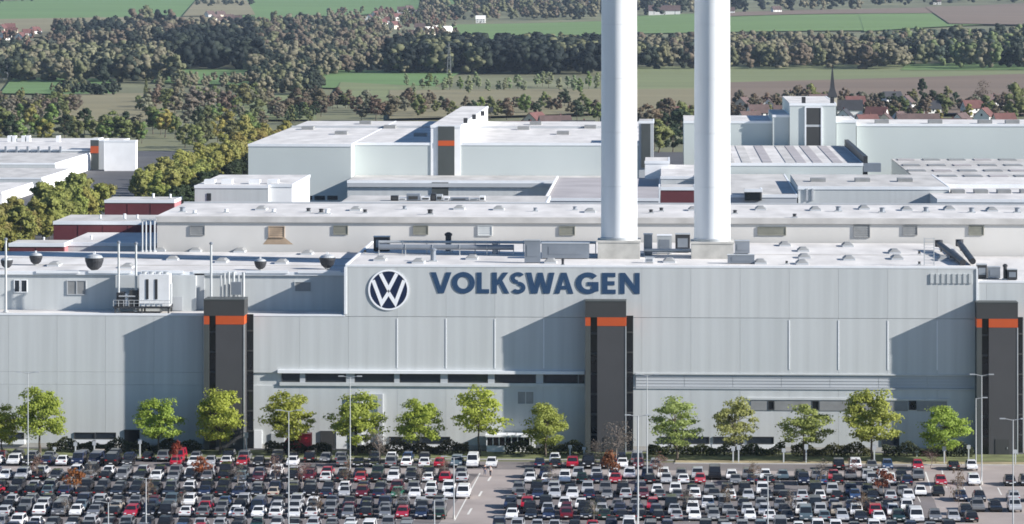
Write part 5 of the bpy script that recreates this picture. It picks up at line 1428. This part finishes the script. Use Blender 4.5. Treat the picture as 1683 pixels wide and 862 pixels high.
FIXED = [(393, 757, 'red', 'hatchback'), (291, 765, 'red', 'hatchback'), (215, 837, 'red', 'estate car'), (604, 806, 'red', 'hatchback'), (641, 812, 'green', 'hatchback'), (672, 846, 'red', 'estate car'), (735, 768, 'red', 'hatchback'), (938, 770, 'red', 'suv'), (1003, 797, 'red', 'saloon'), (1508, 770, 'red', 'hatchback'),
         (340, 872, 'red', 'hatchback'), (785, 768, 'white', 'van'), (1393, 772, 'white', 'suv'), (367, 767, 'white', 'saloon'), (318, 767, 'white', 'saloon'), (1498, 850, 'white', 'van'), (470, 765, 'white', 'hatchback'), (808, 768, 'white', 'hatchback'), (755, 766, 'blue grey', 'suv'), (12, 755, 'white', 'suv'), (135, 768, 'dark blue', 'van'), (158, 768, 'dark blue', 'van'),
         (430, 787, 'maroon', 'saloon'), (515, 787, 'maroon', 'suv'), (855, 850, 'white', 'saloon'), (940, 850, 'maroon', 'suv'), (1070, 815, 'maroon', 'hatchback'), (762, 818, 'white', 'van'), (726, 818, 'white', 'saloon'), (385, 850, 'silver', 'saloon'), (388, 850, 'white', 'hatchback'), (413, 850, 'white', 'saloon'), (440, 850, 'white', 'estate car'), (475, 850, 'white', 'saloon'), (503, 850, 'white', 'saloon'), (1320, 850, 'blue grey', 'van'), (1380, 850, 'silver', 'estate car'), (1235, 850, 'white', 'hatchback'), (1150, 850, 'white', 'hatchback'), (1400, 818, 'blue', 'hatchback'), (1319, 795, 'dark blue', 'suv'), (1600, 795, 'white', 'suv')]
slots = []
for ri, Yr in enumerate(ROWS):
    for back in ((0, 1, 2) if ri == 3 else (0, 1)):
        Yc = Yr + 2.3 + back * 5.3
        X = ax(-30, Yc)
        X += (ri * 1.13 + back * .6) % 2.62
        while X < ax(1720, Yc):
            # photograph column and row of the car's near end
            dx, dy = X - CX, Yc - 2.2
            f = -dx * SA + dy * CA
            x = 841.5 + FPX * (dx * CA + dy * SA) / f; y = -30 + FPX * CZ / f
            keep = not gap(x, y)
            occ = .97
            if ri == 0:
                if back: occ = .82 if x < 1060 else .0
                elif x < 900: occ = .86
                elif x < 1100: occ = .75
                else: occ = .34
            if ri in (1, 2) and x > 1520: occ = 0 if 1525 < x < 1545 and ri == 1 else (.22 if ri == 1 else .42)
            if ri == 1 and x > 1512: occ = .14 if x > 1545 else 0
            if ri == 2 and x > 1560: occ = .25
            if ri >= 3 and x > 1620: occ = .45
            if back and ri > 0: occ = min(occ, .96 if x < 1500 else occ * .5)
            if keep and rg.random() < occ:
                c = rg.choices([a for a, _ in WTS], [b for _, b in WTS])[0]
                if x < 300 and ri < 3 and c in ('white', 'silver') and rg.random() < .45: c = 'black'
                slots.append(dict(X=X + rg.uniform(-.12, .12), Y=Yc + rg.uniform(-.35, .35), x=x, y=y, row=ri, back=back, col=c, kind=rg.choices(KINDS, [34, 24, 22, 18, 2] if not back else [20, 8, 34, 34, 4])[0], rz=(0 if rg.random() < .55 else math.pi) + rg.uniform(-.015, .015)))
            X += 2.62
for fx, fy, c, kd in FIXED:
    ri = min(range(5), key=lambda r: abs(row_y(ROWS[r], fx) - fy))
    cand = [s for s in slots if s['row'] == ri and not s['back'] and not s.get('fix')]
    s = min(cand, key=lambda q: abs(q['x'] - fx))
    if abs(s['x'] - fx) > 24:
        Yc = ROWS[ri] + 2.3
        s = dict(X=ax(fx, Yc), Y=Yc, x=fx, y=fy, row=ri, back=0, col=c, kind=kd, rz=0); slots.append(s)
    s['col'], s['kind'], s['fix'] = c, kd, True
    if kd == 'van': s['rz'] = 0
for s in slots:
    if s['row'] == 0 and s['back']: s['row'], s['back'] = 5, 0
front = sorted([s for s in slots if not s['back']], key=lambda s: (s['row'], s['x']))
back = [s for s in slots if s['back']]
rowname = ['first full row from the hall', 'second row from the hall', 'third row from the hall', 'fourth row from the hall', 'nearest row', 'rank along the verge']
art = lambda w: w
seen = {}
for ri in range(6):
    rr = [s for s in front if s['row'] == ri]
    for i, s in enumerate(rr):
        nb = [f"{q['col']} {q['kind']}" if q else 'the end' for q in (rr[i - 1] if i else None, rr[i + 1] if i + 1 < len(rr) else None)]
        s['lab'] = f"{s['col']} {s['kind']} between {nb[0]} and {nb[1]}, {rowname[ri]}"
        seen[s['lab']] = seen.get(s['lab'], 0) + 1
    lft = [s for s in rr if s['x'] < 800]; rgt = [s for s in rr if s['x'] >= 800]
    for i, s in enumerate(reversed(lft)): s['lab2'] = f"{s['col']} {s['kind']}, {nth(i + 1)} car left of the drive, {rowname[ri]}"
    for i, s in enumerate(rgt): s['lab2'] = f"{s['col']} {s['kind']}, {nth(i + 1)} car right of the drive, {rowname[ri]}"
for s in front:
    lab = s['lab'] if seen[s['lab']] == 1 and len(s['lab'].split()) <= 16 else s['lab2']
    k_ = rg.uniform(.85, 1.08)
    t_ = make_car(s['kind'], lab, (s['X'], s['Y'], .016), s['rz'], tuple(c * k_ for c in PAINT[s['col']]))
    t_.scale = (rg.uniform(.95, 1.04), rg.uniform(.92, 1.06), rg.uniform(.94, 1.07))
# the cars parked nose to nose behind them, of which only roofs and windscreens show
V, F, MI, CO = [], [], [], []
def put(mb, s, mi, col, T):
    o = len(V)
    for p in mb.v:
        V.append(T @ Vector(p)); CO.append(col)
    for f in mb.f: F.append(tuple(i + o for i in f)); MI.append(mi)
for s in back:
    b, panes, wheels, r = CARS[s['kind']]['mb']
    T = Matrix.Translation((s['X'], s['Y'], .016)) @ Matrix.Rotation(s['rz'], 4, 'Z'); c = PAINT[s['col']]
    put(b, s, 0, c, T)
    for p in panes: put(p, s, 1, c, T)
    for wq in wheels:
        wm = MB().tube((wq[0] - .11, wq[1], wq[2]), (wq[0] + .11, wq[1], wq[2]), r, n=8); put(wm, s, 2, c, T)
me = bpy.data.meshes.new('car_crowd'); me.from_pydata([tuple(v) for v in V], [], F)
for n_ in ('paint_attr', 'car_glass', 'tyre'): me.materials.append(M[n_])
me.polygons.foreach_set('material_index', MI)
a = me.color_attributes.new('col', 'FLOAT_COLOR', 'POINT')
a.data.foreach_set('color', np.concatenate([np.array(CO, dtype=np.float32), np.ones((len(CO), 1), dtype=np.float32)], 1).ravel())
me.update()
o = bpy.data.objects.new('car_crowd', me); COL.objects.link(o); o['kind'] = 'stuff'; o['label'] = 'cars parked behind the front cars of each row, mostly hidden'; o['category'] = 'cars'
# parking bay lines
for ri, Yr in enumerate(ROWS):
    b = MB(); X = ax(-30, Yr) + (ri * 1.13) % 2.62 - 1.31
    while X < ax(1720, Yr):
        x = 841.5 + FPX * ((X - CX) * CA + Yr * SA) / (-(X - CX) * SA + Yr * CA); y = row_y(Yr, x)
        if not gap(x, y) and not (ri == 0) and not (x > 1520 and x < 1545):
            b.add([(X - .06, Yr - .2, .009), (X + .06, Yr - .2, .009), (X + .06, Yr + 10, .009), (X - .06, Yr + 10, .009)], [(0, 1, 2, 3)])
        X += 2.62
    if b.f: structure(b.build('bay_marking', 'marking'))
# dashed centre line and edge lines of the drive
def mark(x0, y0, x1, y1, wd=.16, z=.019):
    A, Bq = Vector(gnd(x0, y0)), Vector(gnd(x1, y1)); d = (Bq - A).normalized(); nn = Vector((-d.y, d.x, 0)) * wd
    b = MB(); b.add([(*(A + nn).xy, z), (*(A - nn).xy, z), (*(Bq - nn).xy, z), (*(Bq + nn).xy, z)], [(0, 1, 2, 3)])
    structure(b.build('drive_marking', 'marking'))
for y0, y1 in ((808, 816), (836, 846), (784, 791)):
    mark(np.interp(y0, [775, 846], [812, 769]), y0, np.interp(y1, [775, 846], [812, 769]), y1)
mark(789, 778, 747, 856, .10); mark(1521, 776, 1531, 806, .12); mark(1548, 772, 1552, 790, .1)
for k in range(4): mark(1550 + k * 30, 790 + 4 * k, 1556 + k * 30, 802 + 4 * k, .1)
for k in range(3): mark(1590 + k * 34, 820, 1600 + k * 34, 838, .1)

# ------------------------------------------------------------------ red lorry by the hall
X, Y = ax(487, 594.6), 594.6
lr = thing('delivery_lorry', 'bright red box lorry parked against the hall behind a verge tree', 'lorry', (X, Y, .11))
wl = ax(513, 594.6) - X
MB().box(-.4, wl - .1, -1.15, 1.15, .85, 3.1).build('cargo_box', 'lorry_red' if 'lorry_red' in M else 'tile_red', lr)
MB().add([(-2.1, -1.05, .6), (-.45, -1.05, .6), (-.45, 1.05, .6), (-2.1, 1.05, .6), (-2.0, -1.0, 1.5), (-.45, -1.0, 2.5), (-.45, 1.0, 2.5), (-2.0, 1.0, 1.5), (-1.3, -.95, 2.45), (-1.3, .95, 2.45)],
         [(0, 3, 2, 1), (0, 1, 5, 8, 4), (1, 2, 6, 5), (2, 3, 7, 9, 6), (3, 0, 4, 7), (4, 8, 9, 7), (8, 5, 6, 9)]).build('cab', 'lorry_red', lr)
MB().box(-1.15, -.6, -1.09, -1.02, 1.5, 2.2).build('side_window', 'car_glass', lr)
MB().add([(-1.98, -.9, 1.56), (-1.36, -.88, 2.4), (-1.36, .88, 2.4), (-1.98, .9, 1.56), (-2.01, -.9, 1.57), (-1.39, -.88, 2.42), (-1.39, .88, 2.42), (-2.01, .9, 1.57)], [(7, 6, 5, 4), (0, 1, 5, 4), (1, 2, 6, 5), (2, 3, 7, 6), (3, 0, 4, 7)]).build('windscreen', 'car_glass', lr)
MB().box(-2.0, wl - .2, -.5, .5, .5, .84).build('chassis', 'dark_grey', lr)
for xx in (-1.4, wl - .9):
    for yy in (-.95, .95): MB().tube((xx, yy - .14, .45), (xx, yy + .14, .45), .45, n=12).build('wheel', 'tyre', lr)
# low white pavilion with glazed front, right of the drive's end
X = ax(800, 596.2)
pv = thing('pavilion', 'low white flat roofed pavilion with dark glazing near the middle stair tower', 'pavilion', (X, 596.2, .11))
Wp = ax(871, 596.2) - X
MB().box(0, Wp, 0, 3.0, 0, 1.0).build('base_wall', 'trim', pv)
MB().box(.1, Wp - .1, .1, 2.9, 1.0, 2.45).build('glazing', 'black_glass', pv)
MB().box(-.25, Wp + .25, -.35, 3.2, 2.452, 2.75).build('roof', 'trim', pv)
for k in range(8): MB().box(Wp * k / 7 - .07, Wp * k / 7 + .07, -.06, .09, 1.002, 2.45).build('post', 'trim', pv)
for k in range(3): MB().box(Wp * (.45 + .2 * k), Wp * (.45 + .2 * k) + .35, -.2, .1, 2.752, 3.1).build('roof_lamp', 'machine_white', pv)
MB().box(Wp + .3, Wp + .9, -.1, .3, 0, 2.9).build('sign_post', 'trim', pv)

# ------------------------------------------------------------------ lamp posts
def lamp_post(x, yt, yb, label, arms=2, r=.11, Y=None):
    if Y is None: X, Y, Z = gnd(x, yb)
    X = ax(x, Y); H = az(yt, Y, x)
    t = thing('lamp_post', label, 'lamp post', (X, Y, 0), 0, 'tall lamp posts of the car park')
    MB().tube((0, 0, .5), (0, 0, H), r, r * .6, 8).build('pole', 'galv', t)
    MB().tube((0, 0, 0), (0, 0, .499), r * 1.6, r * 1.4, 8).build('base', 'concrete', t)
    for s in ((-1, 1) if arms == 2 else (1,)):
        MB().tube((0, 0, H - .1), (s * 1.1, 0, H + .12), .05, n=6).build('arm', 'galv', t)
        h = MB(); h.box(min(s * 1.05, s * 1.85), max(s * 1.05, s * 1.85), -.16, .16, H + .06, H + .2).build('lamp_head', 'galv', t)
for a in ((46, 613, 772, 'lamp post before the first verge tree on the left'), (474.5, 676, 872, 'tall lamp post rising from the nearest row, in line with the red lorry'), (575.5, 620, 782, 'lamp post crossing the tree before the loading gate'), (746, 752, 853, 'lamp post at the left edge of the drive'), (1048.5, 684, 874, 'thick pale lamp post right of the middle stair tower, from the nearest row'),
          (1063.5, 617, 792, 'lamp post farther back beside the middle stair tower glazing'), (1613.5, 617, 797, 'lamp post left of the last stair tower shaft'), (1665, 690, 876, 'lamp post at the right end, before the last stair tower'), (240, 786, 876, 'low lamp post among the cars on the left, by a brown bare tree'), (1262, 782, 876, 'short white lamp post among the cars on the right'), (178, 826, 880, 'low lamp post at the bottom left beside a red car'), (714, 822, 880, 'low lamp post at the bottom, left of the drive'), (1604, 655, 768, 'thin single armed lamp post against the last stair tower edge')):
    lamp_post(*a, arms=1 if 'single' in a[3] else 2, r=.15 if 'thick' in a[3] else .10)
# short white posts along the verge
k = 0
for x, yt, yb in ((90, 742, 757), (124, 735, 758), (155, 735, 760), (230, 727, 756), (405, 712, 745), (937, 733, 752), (960, 736, 752), (1205, 742, 768), (1214, 740, 768), (1288, 745, 768), (1325, 740, 770), (1437, 740, 770), (1507, 742, 752), (1552, 744, 772), (1592, 733, 756), (1669, 745, 768)):
    X, Y, Z = gnd(x, yb); Y = max(Y, 588.0) if x < 1100 else max(Y, 585)
    k += 1
    t = thing('marker_post', f'short white post at the verge, {nth(k)} from the left', 'post', (ax(x, Y), Y, .11), 0, 'short white posts along the verge')
    h = (yb - yt) * Y / FPX
    MB().box(-.10, .10, -.08, .08, 0, h).build('post', 'cladding', t); MB().box(-.3, .3, -.1, -.081, h * .72, h).build('plate', 'cladding_dull', t)

# ------------------------------------------------------------------ two people at the head of the drive
def person(x, yb, label, ph, top, legs):
    X, Y, Z = gnd(x, yb)
    t = thing('person', label, 'person', (X, Y, .016), ph)
    def skin(name, pts, edges, rad, mm, root=0):
        me = bpy.data.meshes.new(name); me.from_pydata(pts, edges, []); me.materials.append(M[mm])
        o = bpy.data.objects.new(name, me); COL.objects.link(o); o.parent = t
        sm = o.modifiers.new('skin', 'SKIN'); sm.use_smooth_shade = True
        for i, r in enumerate(rad): me.skin_vertices[0].data[i].radius = (r, r * (.8 if name != 'hair' else 1))
        me.skin_vertices[0].data[root].use_root = True
        ss = o.modifiers.new('sub', 'SUBSURF'); ss.levels = ss.render_levels = 1
        return o
    P = [(0, 0, .96), (0, 0, 1.18), (0, 0, 1.40), (0, -.01, 1.52), (0, -.03, 1.60), (0, -.03, 1.72)]; E = [(0, 1), (1, 2), (2, 3), (3, 4), (4, 5)]; Rr = [.135, .13, .14, .058, .085, .08]
    P.append((0, -.115, 1.635)); E.append((4, 6)); Rr.append(.018)          # nose
    for s in (-1, 1):
        b0 = len(P); st = s * .16
        P += [(s * .18, 0, 1.40), (s * .24, st * .5 + .02, 1.12), (s * .24, st * .9 - .08, .88), (s * .24, st - .10, .80)]; E += [(2, b0), (b0, b0 + 1), (b0 + 1, b0 + 2), (b0 + 2, b0 + 3)]; Rr += [.065, .048, .034, .040]
        for f in range(4):
            P += [(s * (.235 - .0), st - .135 + .022 * f, .735), (s * .225, st - .135 + .022 * f, .69 - (.012 if f in (1, 2) else 0))]; q = len(P); E += [(b0 + 3, q - 2), (q - 2, q - 1)]; Rr += [.009, .008]
        P += [(s * .215, st - .15, .765)]; E += [(b0 + 3, len(P) - 1)]; Rr += [.011]
        l0 = len(P)
        P += [(s * .09, 0, .90), (s * .10, -st * .7 - .04, .50), (s * .10, -st * 1.5 + .02, .09), (s * .10, -st * 1.5 - .15, .035)]; E += [(0, l0), (l0, l0 + 1), (l0 + 1, l0 + 2), (l0 + 2, l0 + 3)]; Rr += [.095, .066, .045, .040]
    skin('body', P, E, Rr, 'skin')
    JP = [(0, 0, .90), (0, 0, 1.18), (0, 0, 1.41)]; JE = [(0, 1), (1, 2)]; JR = [.165, .155, .165]
    for s in (-1, 1):
        st = s * .16; b0 = len(JP)
        JP += [(s * .18, 0, 1.40), (s * .24, st * .5 + .02, 1.12), (s * .24, st * .9 - .08, .90)]; JE += [(2, b0), (b0, b0 + 1), (b0 + 1, b0 + 2)]; JR += [.085, .068, .055]
    skin('jacket', JP, JE, JR, top)
    TP = [(0, 0, .95)]; TE = []; TRr = [.15]
    for s in (-1, 1):
        st = s * .16; b0 = len(TP)
        TP += [(s * .09, 0, .88), (s * .10, -st * .7 - .04, .50), (s * .10, -st * 1.5 + .02, .11)]; TE += [(0, b0), (b0, b0 + 1), (b0 + 1, b0 + 2)]; TRr += [.11, .082, .068]
    skin('trousers', TP, TE, TRr, legs)
    skin('hair', [(0, .005, 1.67), (0, -.01, 1.745)], [(0, 1)], [.088, .078], 'hair')
    return t
person(797, 782, 'person in a dark jacket walking at the head of the drive', .25, 'cloth_dark', 'cloth_jeans')
person(806, 784, 'person in a pale jacket walking beside the one in dark', -.2, 'cloth_light', 'cloth_dark')

# ------------------------------------------------------------------ thin autumn haze
hz = MB().box(-5050, 5050, -450, 12450, -1.2, 122).build('haze', [])
hz['kind'] = 'stuff'
hm_ = bpy.data.materials.new('haze'); hm_.use_nodes = True
nn = hm_.node_tree.nodes; nn.remove(nn['Principled BSDF'])
pvn = nn.new('ShaderNodeVolumePrincipled')
pvn.inputs['Color'].default_value = (.62, .78, 1.0, 1)
pvn.inputs['Density'].default_value = 2.1e-5
pvn.inputs['Anisotropy'].default_value = 0.0
hm_.node_tree.links.new(pvn.outputs['Volume'], nn['Material Output'].inputs['Volume'])
hz.data.materials.append(hm_)
